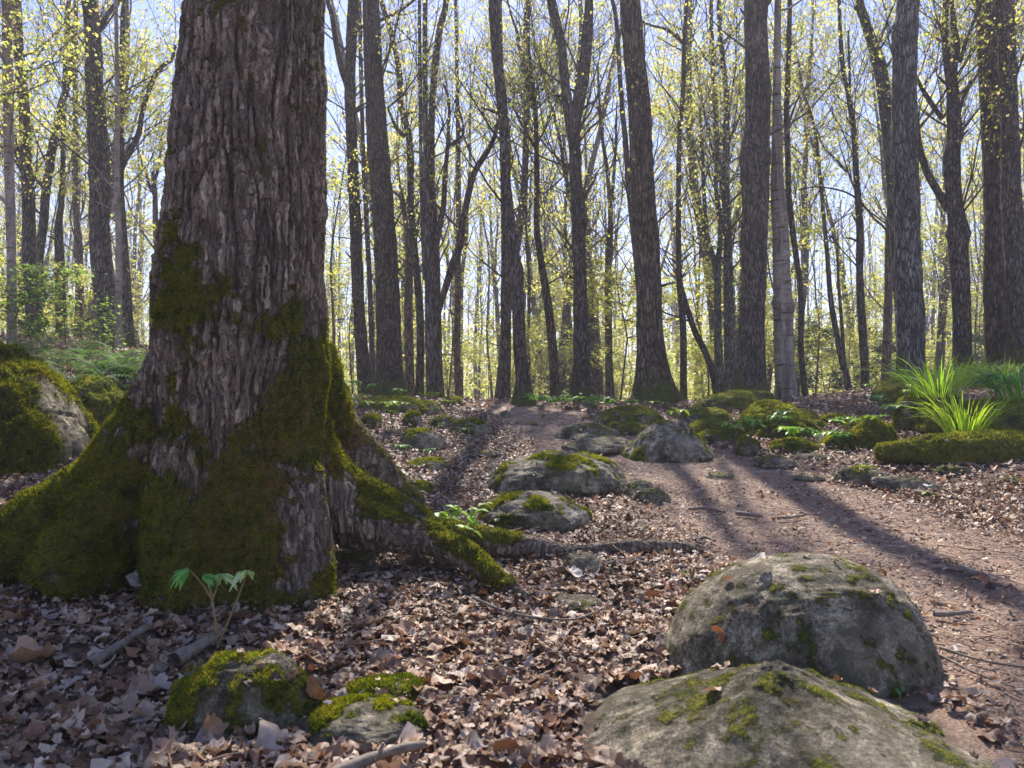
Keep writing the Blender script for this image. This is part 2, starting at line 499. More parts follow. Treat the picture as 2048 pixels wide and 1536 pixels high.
# ------------------------------------------------------------------ instanced soups (leaves etc. baked into one mesh)
def rotmats(n, rng, tilt, yaw=None):
    """random yaw, then tilt up to given angle about a random horizontal axis"""
    a = rng.uniform(0, 2 * np.pi, n) if yaw is None else yaw
    c, s = np.cos(a), np.sin(a); z = np.zeros(n); o = np.ones(n)
    Rz = np.stack([c, -s, z, s, c, z, z, z, o], -1).reshape(n, 3, 3)
    t = tilt; ax = rng.uniform(0, 2 * np.pi, n)
    ux, uy = np.cos(ax), np.sin(ax); ct, st = np.cos(t), np.sin(t)
    Rt = np.stack([ct + ux * ux * (1 - ct), ux * uy * (1 - ct), uy * st,
                   ux * uy * (1 - ct), ct + uy * uy * (1 - ct), -ux * st,
                   -uy * st, ux * st, ct], -1).reshape(n, 3, 3)
    return Rt @ Rz
def soup(mb, tV, tT, pos, size, Rm, cols, mat=0, tQ=None):
    n = len(pos)
    if n == 0: return
    V = np.einsum('nij,kj->nki', Rm, tV) * np.asarray(size).reshape(n, 1, 1) + pos[:, None]
    k = len(tV)
    off = (np.arange(n) * k)[:, None, None]
    T = (tT[None] + off).reshape(-1, 3) if tT is not None else None
    Qd = (tQ[None] + off).reshape(-1, 4) if tQ is not None else None
    mb.add(V.reshape(-1, 3), Qd, T, np.repeat(cols, k, axis=0), mat)
def maple_leaf(rng, hi=True, curl=1.0):
    """five-lobed leaf, unit size, crumpled"""
    lob = [(0, 1.0), (26, .52), (50, .86), (80, .45), (112, .62), (150, .32), (180, .16), (210, .32), (248, .62), (280, .45), (310, .86), (334, .52)]
    if hi:
        lob = [(0, 1.0), (9, .74), (17, .80), (27, .46), (41, .74), (50, .90), (60, .66), (78, .40), (100, .58), (118, .60), (150, .34), (180, .14),
               (210, .34), (242, .60), (260, .58), (282, .40), (300, .66), (310, .90), (319, .74), (333, .46), (343, .80), (351, .74)]
    if curl > 1.3:
        lob = [(a, 0.52 + 0.42 * q) for a, q in lob]
        cut = rng.uniform(0, 360); wd_ = rng.uniform(20, 95)
        lob = [(a, q * (1 - 0.6 * math.exp(-(((a - cut + 180) % 360 - 180) / wd_) ** 2))) for a, q in lob]
    th = np.radians([a for a, _ in lob]); r = np.array([q for _, q in lob]) * rng.uniform(0.85, 1.12, len(lob))
    out = np.stack([np.sin(th) * r, np.cos(th) * r], -1)
    rings = [np.zeros((1, 2)), out * 0.5, out] if hi else [np.zeros((1, 2)), out]
    xy = np.vstack(rings)
    k = len(lob)
    T = [[0, 1 + (q + 1) % k, 1 + q] for q in range(k)]
    if hi:
        for q in range(k):
            a, b_, c, d = 1 + q, 1 + (q + 1) % k, 1 + k + (q + 1) % k, 1 + k + q
            T += [[a, b_, c], [a, c, d]]
    a = rng.uniform(0, np.pi)
    s = xy[:, 0] * np.cos(a) + xy[:, 1] * np.sin(a)
    z = curl * (rng.uniform(0.15, 0.75) * s ** 2 * rng.choice([-1, 1]) + 0.25 * xy[:, 0] * xy[:, 1] * rng.uniform(-1, 1))
    z += curl * 0.16 * noise(np.hstack([xy * 2.6, np.full((len(xy), 1), rng.uniform(0, 99))]), 3)
    V = np.hstack([xy, z[:, None]]) * 0.5
    if curl > 1.3:                                  # crumple: fold about an axis and shrink across it
        a2 = rng.uniform(0, np.pi); ca, sa = np.cos(a2), np.sin(a2)
        p_ = V[:, 0] * ca + V[:, 1] * sa; q_ = -V[:, 0] * sa + V[:, 1] * ca
        k_ = rng.uniform(0.6, 3.6); p2 = np.sin(p_ * k_) / k_; z2 = (1 - np.cos(p_ * k_)) / k_
        q_ = q_ * rng.uniform(0.55, 1.0)
        V = np.stack([p2 * ca - q_ * sa, p2 * sa + q_ * ca, V[:, 2] * 0.8 + z2 * rng.choice([-1, 1])], -1)
        V[:, 2] += 0.07 * noise(np.hstack([xy * 4.5, np.full((len(xy), 1), rng.uniform(0, 99))]), 4)
    elif curl > 0.5:                                # roll one side over
        w = rng.uniform(0.0, 1.0)
        V[:, 0] *= 1 - 0.35 * w * np.abs(V[:, 1])
    return V, np.array(T)
LITTER_COL = np.array([(0.34, 0.215, 0.135), (0.26, 0.145, 0.08), (0.42, 0.29, 0.195), (0.60, 0.48, 0.37), (0.16, 0.085, 0.05), (0.26, 0.135, 0.08), (0.38, 0.31, 0.27), (0.46, 0.34, 0.24), (0.11, 0.07, 0.05), (0.42, 0.30, 0.21)])
def litter_cols(rng, n):
    c = LITTER_COL[rng.integers(0, len(LITTER_COL), n)]
    return np.clip(c * rng.uniform(0.65, 1.25, (n, 1)) * np.array([1, .96, .92]), 0.01, 0.7)
def rockmask_dummy(x, y): return 1.0

# ------------------------------------------------------------------ rocks
_ICO = {}
def ico(sub):
    if sub not in _ICO:
        import bmesh
        bm = bmesh.new(); bmesh.ops.create_icosphere(bm, subdivisions=sub, radius=1.0)
        V = np.array([v.co[:] for v in bm.verts]); T = np.array([[v.index for v in f.verts] for f in bm.faces]); bm.free()
        V /= np.linalg.norm(V, axis=1, keepdims=True)
        _ICO[sub] = (V, T)
    return _ICO[sub]
def vnormals(V, T):
    fn = np.cross(V[T[:, 1]] - V[T[:, 0]], V[T[:, 2]] - V[T[:, 0]])
    n = np.zeros_like(V)
    for q in range(3):
        np.add.at(n, T[:, q], fn)
    return n / (np.linalg.norm(n, axis=1, keepdims=True) + 1e-12), np.linalg.norm(fn, axis=1) / 2
MOSS_COL = np.array([(0.07, 0.10, 0.010), (0.15, 0.18, 0.014), (0.28, 0.29, 0.022), (0.38, 0.36, 0.03), (0.22, 0.15, 0.03)])
def fuzz(name, V, T, w, n, length, parent, rng, colshift=1.0):
    Nn, A = vnormals(V, T)
    fw = np.clip(w[T].mean(1), 0, None) * A
    if fw.sum() <= 0: return
    f = rng.choice(len(T), n, p=fw / fw.sum())
    b = rng.dirichlet((1, 1, 1), n)
    p = (V[T[f]] * b[:, :, None]).sum(1); nn = (Nn[T[f]] * b[:, :, None]).sum(1)
    d = nn + rng.normal(0, 0.55, (n, 3)) + np.array([0, 0, 0.25]); d /= np.linalg.norm(d, axis=1, keepdims=True)
    side = np.cross(d, rng.normal(0, 1, (n, 3))); side /= np.linalg.norm(side, axis=1, keepdims=True) + 1e-9
    L = length * rng.uniform(0.45, 1.25, (n, 1)); wd = L * 0.16
    base = p - nn * length * 0.15
    tri = np.stack([base - side * wd, base + side * wd, base + d * L], 1).reshape(-1, 3)
    c = MOSS_COL[np.clip((2.0 + 1.8 * fbm(p * 9, 2, 8) + 1.6 * noise(p * 38, 18) + rng.normal(0, 0.8, n)), 0, 4).astype(int)] * rng.uniform(0.6, 1.4, (n, 1)) * colshift
    L = L * (0.55 + 0.6 * np.abs(noise(p * 30, 19)))[:, None]
    m_ = MB(); m_.add(tri, None, np.arange(3 * n).reshape(-1, 3), np.repeat(c, 3, axis=0))
    m_.obj(name, M_mossfuzz, parent, smooth=False)
ROCKS = []   # (cx, cy, a, b) footprint for keeping plants and leaves off
def rock(label, u0, u1, vt, d, seed, moss=0.2, deep=None, sub=5, power=0.85, amp=0.16, skew=0.0, peak=0.0, fz=0, fl=0.010, bury=None, top_moss=0.55, rot=0.0, zb=None, crack=0.5, group=None, base_moss=0.0, vb=None, mfreq=1.0, fcol=0.85, rough=0.05):
    rng = np.random.default_rng(seed)
    if vb is not None:                       # stand it where its foot meets the ground
        q = on_ground(min(max((u0 + u1) / 2, 40), 2010), vb)
        if q[1] < 25:
            k_ = deep / ((u1 - u0) / 2 / F * d) if deep else 0.8
            fr = q[1]; w_ = (u1 - u0) / 2 / F
            d = fr / (1 - 0.8 * k_ * w_) if k_ * w_ < 0.9 else fr + 0.5
            if deep: deep = k_ * w_ * d
    c = P((u0 + u1) / 2, vt, d); x0, x1 = P(u0, vt, d)[0], P(u1, vt, d)[0]
    a = (x1 - x0) / 2; b = a * 0.8 if deep is None else deep
    zg = float(ground_z(np.array([c[0]]), np.array([d]))[0]) if zb is None else zb
    h = max(c[2] - zg, 0.03)
    low = 0.35 * h if bury is None else bury
    V, T = ico(sub); V = V.copy()
    S3 = np.sign(V) * np.abs(V) ** power
    S3 /= (np.abs(S3) ** (2.2)).sum(1, keepdims=True) ** (1 / 2.2)
    q = S3.copy()
    off = rng.uniform(0, 50, 3)
    q *= (1 + amp * fbm(V * 1.3 + off, 3, seed)[:, None] + amp * 0.45 * fbm(V * 3.5 + off, 3, seed + 7)[:, None] + rough * fbm(V * 8 + off, 4, seed + 3)[:, None])
    ck = noise(V * np.array([2.2, 2.2, 3.4]) + off + 9, seed + 2)
    q *= 1 - 0.05 * crack * (1 - sstep(0.0, 0.09, np.abs(ck)))[:, None]
    lay = noise(np.stack([V[:, 0] * 1.2, V[:, 1] * 1.2, V[:, 2] * 7], -1) + off, seed + 4)
    q[:, :2] *= (1 + 0.035 * crack * lay)[:, None]
    z = q[:, 2]; mx = z.max()
    z = z / mx
    if peak:
        rr = np.hypot(q[:, 0], q[:, 1]); q[:, :2] *= (1 - peak * np.clip(z, 0, 1))[:, None]
    q[:, 0] += skew * np.clip(z, 0, 1)
    # fit x extents above ground level
    up = z > -0.05
    xm, xM = q[up, 0].min(), q[up, 0].max()
    q[:, 0] = (q[:, 0] - (xm + xM) / 2) / ((xM - xm) / 2)
    w = np.zeros_like(q)
    w[:, 0] = q[:, 0] * a; w[:, 1] = q[:, 1] * b / np.abs(q[:, 1]).max()
    w[:, 2] = np.where(z > 0, z * h, z * low)
    if rot:
        cr, sr = math.cos(rot), math.sin(rot)
        w[:, :2] = w[:, :2] @ np.array([[cr, sr], [-sr, cr]])
    Nn, _ = vnormals(w, T)
    wp = w + np.array([c[0], d, zg])
    mo = moss + top_moss * (np.clip(Nn[:, 2], -0.3, 1) - 0.35) + 1.15 * fbm(wp * np.array([1, 1, .6]) * 2.2 * mfreq / max(0.25, a ** .6) + off, 5, seed + 11, 0.62)
    mo += base_moss * (1 - sstep(0, 0.6, z))
    ml_ = sstep(0.40, 0.65, mo) * min(1.0, 0.08 + max(0, moss) * 1.2)
    w = w + Nn * (ml_ * (min(0.016, a * .03 + .004) * (0.4 + np.abs(noise(wp * 15, 91))) + 0.006 * noise(wp * 42, 92)))[:, None]
    m_ = MB(); m_.add(w, None, T)
    o = m_.obj('boulder', M_rock, attrs={'moss': mo})
    o.location = (c[0], d, zg)
    o['label'] = label; o['category'] = 'rock'
    if group: o['group'] = group
    if fz:
        wgt = np.clip((mo - 0.42) * 3, 0, 1) * (wp[:, 2] > zg - 0.02)
        fuzz('moss', w, T, wgt, fz, fl, o, rng, fcol)
    ROCKS.append((c[0], d, a, b, zg, h))
    return o
G1 = 'mossy boulders lying along the forest path'
R_ = rock
rock('large rounded grey boulder with thin moss streaks, beside the dirt path', 1330, 1846, 1112, 2.22, 11, moss=0.13, deep=0.30, sub=7, power=0.6, amp=0.07, fz=9000, fl=0.004, top_moss=0.05, zb=-0.045, bury=0.15, vb=1385, skew=0.02, mfreq=6, crack=0, rough=0.014, group=G1)
rock('pale peaked boulder with yellow moss patches, cropped by the bottom edge', 1060, 2050, 1330, 1.66, 23, moss=0.2, deep=0.46, sub=7, power=1.25, amp=0.17, peak=0.78, skew=-0.05, fz=14000, fl=0.005, top_moss=0.1, zb=-0.06, bury=0.25, mfreq=5, crack=0.1, rough=0.02, group=G1)
rock('small stone with a sunlit rim in the leaf litter below the big trunk', 345, 655, 1312, 1.80, 31, moss=0.55, deep=0.13, sub=6, power=0.85, amp=0.12, skew=-0.15, fz=22000, fl=0.008, top_moss=0.0, vb=1480, mfreq=2.5, group=G1)
rock('small grey stone capped with bright moss, just right of the sunlit-rimmed stone', 610, 868, 1405, 1.66, 37, moss=0.2, deep=0.12, sub=6, power=0.9, amp=0.12, fz=22000, fl=0.010, top_moss=0.35, vb=1505, mfreq=2.2, group=G1)
rock('low bright green moss hump behind the moss-capped stone', 690, 850, 1372, 1.86, 38, moss=0.55, deep=0.08, sub=5, fz=9000, fl=0.010, vb=1412, group=G1)
rock('wide domed grey boulder with yellow moss, in the middle of the leaf litter', 975, 1256, 905, 4.95, 41, moss=0.22, deep=0.40, sub=6, power=0.9, amp=0.10, skew=0.1, fz=22000, fl=0.014, top_moss=0.2, vb=993, mfreq=2.6, crack=0.2, rough=0.03, group=G1)
rock('grey boulder with vertical moss bands, directly behind the seedling on the root', 955, 1180, 984, 3.95, 43, moss=0.25, deep=0.28, sub=6, power=0.8, amp=0.12, skew=-0.1, fz=16000, fl=0.012, top_moss=0.0, vb=1062, mfreq=2.4, rough=0.03, group=G1)
rock('peaked pale boulder with wrinkled top at the edge of the path', 1243, 1420, 838, 6.4, 47, moss=0.18, deep=0.4, sub=6, power=0.95, amp=0.2, peak=0.5, skew=0.05, fz=8000, fl=0.014, top_moss=0.1, crack=0.7, vb=925, mfreq=2.0, group=G1)
rock('low smooth stone between the domed boulder and the wrinkled peaked boulder', 1140, 1262, 872, 6.1, 53, moss=0.06, deep=0.55, sub=5, power=1.0, rot=-0.5, vb=915, group=G1)
rock('long smooth root-like stone with a round dark end, beside the path', 1108, 1240, 846, 7.6, 54, moss=0.06, deep=0.22, sub=5, vb=882, group=G1)
rock('small smooth grey stone in front of the root-like stone', 1136, 1210, 866, 7.1, 55, moss=0.08, deep=0.2, sub=5, vb=888, group=G1)
rock('broken angular stone against the right foot of the wide domed boulder', 1245, 1312, 960, 4.85, 59, moss=0.12, deep=0.13, sub=5, power=0.7, amp=0.2, vb=1000, group=G1)
rock('small oval stone beside the broken angular stone', 1268, 1342, 974, 4.6, 61, moss=0.15, deep=0.09, sub=5, amp=0.14, vb=1006, group=G1)
rock('half-mossy rounded boulder in leaf litter, left of the path', 798, 890, 857, 7.2, 67, moss=0.35, deep=0.26, sub=5, power=0.9, fz=9000, fl=0.014, vb=902, group=G1)
rock('long low brown rock with moss on top, near the path crest', 900, 985, 836, 8.4, 71, moss=0.28, deep=0.22, sub=5, skew=-0.2, fz=7000, fl=0.016, vb=868, group=G1)
rock('round end block of the long low rock', 856, 912, 831, 8.7, 73, moss=0.35, deep=0.22, sub=5, fz=4000, fl=0.016, vb=857, group=G1)
rock('broad mossy slab below the thick brown trunk', 715, 862, 794, 9.6, 79, moss=0.55, deep=0.6, sub=6, power=0.8, amp=0.1, fz=14000, fl=0.018, vb=832, group=G1)
rock('dark mossy block at the right end of the broad mossy slab', 805, 846, 822, 8.6, 83, moss=0.5, deep=0.18, sub=5, fz=5000, fl=0.016, vb=856, group=G1)
rock('yellow-green mossy knob in front of the broad mossy slab', 725, 762, 828, 8.2, 89, moss=0.6, deep=0.16, sub=5, fz=5000, fl=0.018, vb=855, group=G1)
rock('mossy hump between the slab and the long low rock', 838, 882, 803, 9.4, 97, moss=0.45, deep=0.3, sub=5, fz=4000, fl=0.018, vb=832, group=G1)
rock('small dark mossy stone on the skyline near the path crest', 886, 930, 793, 11.0, 101, moss=0.45, deep=0.25, sub=5, fz=4000, fl=0.018, vb=812, group=G1)
rock('flat greenish stone in the leaves behind the big right root', 806, 905, 917, 5.8, 103, moss=0.36, deep=0.25, sub=5, fz=6000, fl=0.012, vb=942, group=G1)
rock('tiny rounded stone on the path edge behind the flat greenish stone', 915, 950, 929, 5.4, 105, moss=0.05, deep=0.08, sub=4, vb=942, group=G1)
rock('mossy stone tucked behind the big right root', 795, 868, 962, 4.3, 107, moss=0.40, deep=0.12, sub=5, fz=5000, fl=0.012, vb=992, group=G1)
rock('small round stone beside the trunk at the path crest', 1000, 1022, 821, 10.6, 109, moss=0.2, deep=0.2, sub=4, vb=835, group=G1)
rock('small dark stone lying low in the path shadow', 1000, 1028, 856, 8.8, 113, moss=0.05, deep=0.1, sub=4, vb=864, group=G1)
rock('dark mossy block with an overhanging face, right of the path', 1198, 1335, 812, 8.9, 127, moss=0.55, deep=0.5, sub=6, power=0.62, amp=0.13, skew=-0.05, fz=12000, fl=0.016, vb=866, group=G1)
rock('low curved stone with hanging moss in front of the dark mossy block', 1212, 1312, 842, 8.1, 131, moss=0.30, deep=0.3, sub=5, fz=4000, fl=0.016, vb=871, group=G1)
rock('low dark rock behind the path crest, below the pale trunks', 1085, 1148, 804, 13.0, 133, moss=0.3, deep=0.4, sub=5, group=G1)
rock('upper mossy rock with a bare grey spot, above the wrinkled boulder', 1352, 1462, 816, 8.6, 137, moss=0.6, deep=0.35, sub=5, fz=9000, fl=0.016, vb=846, group=G1)
rock('lower dark mossy rock between the wrinkled boulder and the green mound', 1366, 1482, 838, 7.8, 139, moss=0.7, deep=0.3, sub=5, power=0.75, fz=9000, fl=0.016, vb=882, group=G1)
rock('small yellow-mossed stone at the right foot of the wrinkled boulder', 1390, 1458, 862, 7.0, 149, moss=0.6, deep=0.16, sub=5, fz=6000, fl=0.014, vb=890, group=G1)
rock('small stone with moss on one side, below the green mound', 1468, 1520, 872, 6.8, 151, moss=0.35, deep=0.14, sub=5, power=0.75, fz=3000, fl=0.014, vb=912, group=G1)
rock('long lichen-spotted mossy rock under the large trunk', 1385, 1560, 781, 10.4, 157, moss=0.55, deep=0.5, sub=6, skew=0.1, fz=12000, fl=0.018, vb=828, group=G1)
rock('big dome of velvety green moss below the birch', 1470, 1628, 802, 8.8, 163, moss=1.0, deep=0.75, sub=7, power=1.0, amp=0.2, skew=-0.15, peak=0.25, fz=40000, fl=0.016, crack=0, vb=882, mfreq=0.7, group=G1)
rock('shaded mossy flank behind the velvety moss dome', 1545, 1632, 820, 9.8, 167, moss=0.6, deep=0.5, sub=5, fz=7000, fl=0.018, vb=850, group=G1)
rock('low mossy cushion below the green dome, at the litter edge', 1540, 1632, 877, 6.9, 173, moss=0.95, deep=0.18, sub=5, fz=10000, fl=0.014, crack=0, vb=906, amp=0.18, group=G1)
rock('small tangled mossy rock between two mossy cushions', 1642, 1705, 866, 7.0, 179, moss=0.8, deep=0.2, sub=5, amp=0.25, fz=7000, fl=0.016, vb=900, group=G1)
rock('round moss-covered boulder beside the dark hollow', 1700, 1790, 838, 7.0, 181, moss=0.85, deep=0.28, sub=5, power=0.8, fz=14000, fl=0.016, vb=900, amp=0.2, group=G1)
rock('tall brown-green mossy boulder left of the bright grass tuft', 1798, 1912, 774, 7.3, 191, moss=0.8, deep=0.4, sub=6, power=0.75, fz=16000, fl=0.018, vb=872, amp=0.18, group=G1)
rock('broad dark mossy mound behind the bright grass tuft', 1850, 2180, 800, 7.2, 193, moss=0.9, deep=0.6, sub=6, power=0.8, amp=0.16, fz=26000, fl=0.018, vb=880, group=G1)
rock('mossy ledge rock on the crest of the grassy mound', 1752, 1860, 754, 8.9, 197, moss=0.85, deep=0.5, sub=5, fz=10000, fl=0.018, vb=785, group=G1)
rock('long log-shaped ledge thick with moss, in front of the grassy mound', 1755, 2180, 866, 6.1, 199, moss=0.95, deep=0.24, sub=7, power=0.74, amp=0.22, fz=42000, fl=0.016, zb=None, crack=0.5, vb=928, top_moss=0.1, mfreq=0.7, group=G1)
rock('low smooth grey stone in the litter below the small tangled rock', 1505, 1592, 911, 5.9, 211, moss=0.08, deep=0.16, sub=5, skew=-0.1, vb=938, group=G1)
rock('thin flat stone beside the low smooth grey stone', 1580, 1665, 907, 6.3, 223, moss=0.05, deep=0.16, sub=4, vb=921, group=G1)
rock('wedge-shaped rock with a layered face, on the path edge', 1668, 1780, 931, 5.15, 227, moss=0.12, deep=0.16, sub=6, power=0.7, amp=0.12, skew=-0.2, fz=2500, fl=0.012, crack=1.0, vb=972, group=G1)
rock('long tapering tail of rock running from the wedge-shaped rock', 1740, 1890, 951, 5.05, 229, moss=0.05, deep=0.10, sub=5, rot=-0.12, power=1.0, skew=-0.5, vb=985, group=G1)
rock('tiny flat stone before the wedge-shaped rock', 1585, 1648, 951, 5.2, 233, moss=0.04, deep=0.09, sub=4, vb=963, group=G1)
rock('flat yellowish stone in the leaves below the log-shaped ledge', 1866, 1945, 931, 5.4, 239, moss=0.28, deep=0.10, sub=5, vb=953, group=G1)
rock('pale flat stone half sunk in leaves on the path, farthest from any moss', 1408, 1470, 944, 5.3, 241, moss=0.0, deep=0.1, sub=4, vb=958, group=G1)
rock('flat pale stone under the tip of the big surface root', 1120, 1205, 1104, 2.95, 251, moss=0.15, deep=0.10, sub=5, power=0.8, vb=1148, group=G1)
rock('flat buried stone among leaves in the middle foreground', 1098, 1215, 1196, 2.5, 257, moss=0.05, deep=0.10, sub=5, amp=0.2, crack=1.0, vb=1232, group=G1)
rock('green slab-like stone in the hollow between trunk and right root', 660, 755, 1100, 2.85, 263, moss=0.35, deep=0.08, sub=5, power=0.6, vb=1135, group=G1)
rock('huge moss-covered boulder behind the left root, cut by the picture edge', -240, 186, 683, 4.3, 269, moss=0.66, deep=0.7, sub=7, power=0.80, amp=0.09, skew=-0.2, fz=120000, fl=0.022, top_moss=0.3, zb=0.2, bury=0.3, vb=968, mfreq=0.9, fcol=0.6, group=G1)
rock('yellow-mossed shoulder stone between the huge boulder and the trunk', 110, 262, 752, 4.25, 271, moss=0.8, deep=0.35, sub=6, power=0.85, amp=0.12, fz=30000, fl=0.016, zb=0.15, vb=905, fcol=0.75, group=G1)
rock('yellow-green mossy stone in the dip behind the small tangled rock', 1640, 1702, 828, 10.0, 301, moss=0.8, deep=0.2, sub=5, fz=5000, fl=0.018, vb=852, group=G1)
rock('second mossy stone in the dip, nearer the tall boulder', 1694, 1765, 834, 9.0, 307, moss=0.75, deep=0.25, sub=5, amp=.22, fz=6000, fl=0.018, vb=862, group=G1)
rock('small mossy stone at the left end of the dip', 1604, 1648, 842, 9.5, 311, moss=0.75, deep=0.2, sub=5, fz=3000, fl=0.018, vb=858, group=G1)
rock('dark rock face showing under the ledge rock', 1770, 1850, 786, 8.0, 313, moss=0.5, deep=0.3, sub=5, power=.6, amp=.2, fz=5000, fl=0.018, vb=836, group=G1)
rock('low grey slab across the path just before the crest trunk', 1030, 1075, 843, 9.4, 281, moss=0.0, deep=0.15, sub=4, vb=850, group=G1)
rock('thin dark stone crossing the path beyond the root-like stone', 1160, 1215, 832, 9.4, 283, moss=0.05, deep=0.15, sub=4, vb=838, group=G1)
rock('bare low ridge of stone where the path starts to rise', 925, 1010, 900, 6.3, 293, moss=0.02, deep=0.15, sub=5, vb=915, group=G1)

# ------------------------------------------------------------------ the big foreground maple
hero = empty('maple_tree', (-0.94, 2.75, 0.0), 'huge old maple trunk with shaggy bark, moss and spreading roots', 'tree')
HO = np.array([-0.94, 2.75, 0.0])
def hp(u, z, d):
    return np.array([(u - 1024) / F * d, d, z])
strands = []
def strand(pts, step=0.05, k=28):
    p, r = resample([q[0] for q in pts], [q[1] for q in pts], step)
    strands.append((p, r, k))
D0 = 2.75
strand([(hp(492, -0.25, D0), .30), (hp(492, 0.0, D0), .285), (hp(486, .34, D0), .268), (hp(492, .7, D0), .272), (hp(482, .97, D0), .292), (hp(482, 1.13, D0), .282),
        (hp(492, 1.41, D0), .266), (hp(500, 1.77, D0), .246), (hp(506, 2.13, D0), .232), (hp(505, 2.6, D0), .224), (hp(508, 3.3, D0), .218)], k=48)
# left root
def hv(u, v, d): return P(u, v, d)
strand([(hv(440, 660, D0), .15), (hv(404, 740, 2.78), .175), (hv(358, 840, 2.80), .19), (hv(298, 928, 2.80), .19), (hv(218, 1010, 2.80), .185), (hv(112, 1068, 2.80), .18), (hv(15, 1115, 2.78), .16), (hv(-140, 1160, 2.75), .14), (hv(-330, 1230, 2.7), .12)])
strand([(hv(250, 1000, 2.72), .15), (hv(165, 1120, 2.62), .15), (hv(100, 1190, 2.55), .11)])
# front central lobes
strand([(hp(420, .55, 2.66), .17), (hp(405, .25, 2.62), .18), (hp(400, -.1, 2.60), .19)])
strand([(hp(560, .45, 2.68), .15), (hp(565, .2, 2.63), .16), (hp(585, -.1, 2.60), .17)])
# right root
strand([(hv(580, 740, 2.85), .12), (hv(588, 850, 2.92), .12), (hv(612, 915, 3.0), .12), (hv(660, 968, 3.05), .115), (hv(735, 1012, 3.08), .105), (hv(815, 1045, 3.10), .088), (hv(900, 1072, 3.12), .066), (hv(1000, 1090, 3.12), .056),
        (hv(1090, 1102, 3.14), .044), (hv(1160, 1108, 3.16), .036), (hv(1230, 1098, 3.18), .040), (hv(1310, 1096, 3.2), .033), (hv(1390, 1100, 3.24), .026), (hv(1460, 1118, 3.26), .02)], step=0.03)
strand([(hv(590, 860, 2.86), .13), (hv(628, 965, 2.93), .125), (hv(690, 1035, 2.98), .105), (hv(780, 1062, 3.0), .08), (hv(860, 1080, 3.02), .065)])
strand([(hv(850, 1075, 3.02), .07), (hv(905, 1100, 2.93), .055), (hv(955, 1130, 2.82), .040), (hv(1000, 1160, 2.72), .028), (hv(1035, 1185, 2.66), .018), (hv(1075, 1212, 2.6), .009)], step=0.03)
# root behind, right
strand([(hv(600, 720, 2.9), .13), (hv(660, 850, 3.25), .12), (hv(705, 905, 3.4), .11), (hv(760, 960, 3.5), .10), (hv(830, 1020, 3.6), .07)])
# back root
strand([(hp(500, .7, 2.95), .2), (hp(430, .3, 3.3), .2), (hp(380, .1, 3.8), .14)])
bm_ = MB()
for p, r, k in strands:
    V, Q, _ = tube_geo(p, r, k)
    n0 = len(V)
    V = np.vstack([V, p[:1], p[-1:]])
    T = [[(q + 1) % k, q, n0] for q in range(k)] + [[n0 - k + q, n0 - k + (q + 1) % k, n0 + 1] for q in range(k)]
    bm_.add(V - HO, Q[:, ::-1], np.array(T)[:, ::-1])
tmp = bm_.obj('tmp', M_hero)
md = tmp.modifiers.new('r', 'REMESH'); md.mode = 'VOXEL'; md.voxel_size = 0.0062
ms_ = tmp.modifiers.new('s', 'SMOOTH'); ms_.iterations = 14; ms_.factor = 0.6
dg = bpy.context.evaluated_depsgraph_get()
em = bpy.data.meshes.new_from_object(tmp.evaluated_get(dg))
nv = len(em.vertices)
hV = np.empty(nv * 3, np.float32); em.vertices.foreach_get('co', hV); hV = hV.reshape(-1, 3).astype(float)
em.calc_loop_triangles()
hT = np.empty(len(em.loop_triangles) * 3, np.int32); em.loop_triangles.foreach_get('vertices', hT); hT = hT.reshape(-1, 3)
fl_ = np.empty(len(em.loops), np.int32); em.loops.foreach_get('vertex_index', fl_); hQ = fl_.reshape(-1, 4)
bpy.data.objects.remove(tmp)
Nn, _ = vnormals(hV, hT)
wp = hV + HO
# flow coordinate: vertical grain on the trunk, grain along the root further out
ax_d = np.hypot(wp[:, 0] + 0.93, wp[:, 1] - 2.75)
lowroot = sstep(0.36, 0.62, ax_d)
warp = 0.035 * noise(wp * np.array([5, 5, 3]), 40)
def furrow(scale, seed, zs, w):
    pv = np.stack([(wp[:, 0] + warp) * scale, (wp[:, 1] + warp) * scale, wp[:, 2] * zs], -1)
    pr = np.stack([wp[:, 0] * zs, wp[:, 1] * scale, (wp[:, 2] + warp) * scale], -1)
    a = noise(pv, seed) * (1 - lowroot) + noise(pr, seed) * lowroot
    return sstep(0.0, w, np.abs(a))
f1 = furrow(42, 51, 3.6, 0.24); f2 = furrow(75, 57, 8.0, 0.26)
cross = sstep(0.0, 0.22, np.abs(noise(wp * np.array([16, 16, 26]), 61)))
ridge = f1 * (0.6 + 0.4 * f2) * (0.7 + 0.3 * cross)
rough_z = 1 - 0.35 * sstep(0.9, 0.3, wp[:, 2])
def gb(u, v, su, sv, s=1.0, d=2.5):
    p = P(u, v, d); a = su / F * d; c_ = sv / F * d
    return s * np.exp(-0.5 * (((wp[:, 0] - p[0]) / a) ** 2 + ((wp[:, 2] - p[2]) / c_) ** 2)) * (Nn[:, 1] < 0.5)
mo = 0.07 + 0.42 * sstep(0.85, 0.35, wp[:, 2]) + 0.25 * sstep(1.45, 0.9, wp[:, 2])
mo += gb(440, 635, 130, 55, 0.45) + gb(350, 560, 50, 90, 0.40) + gb(600, 750, 55, 90, 0.75) + gb(570, 860, 60, 70, 0.6) + gb(450, 1060, 110, 120, 0.35) + gb(650, 830, 18, 60, 0.5)
mo -= gb(480, 775, 75, 80, 0.8) + gb(560, 1000, 30, 70, 0.45) + gb(300, 700, 25, 60, 0.3) + gb(670, 1010, 35, 60, 0.55, 2.9) + gb(600, 1120, 20, 60, 0.4) + gb(835, 1040, 28, 28, 0.6, 2.95) + gb(600, 640, 30, 90, .35)
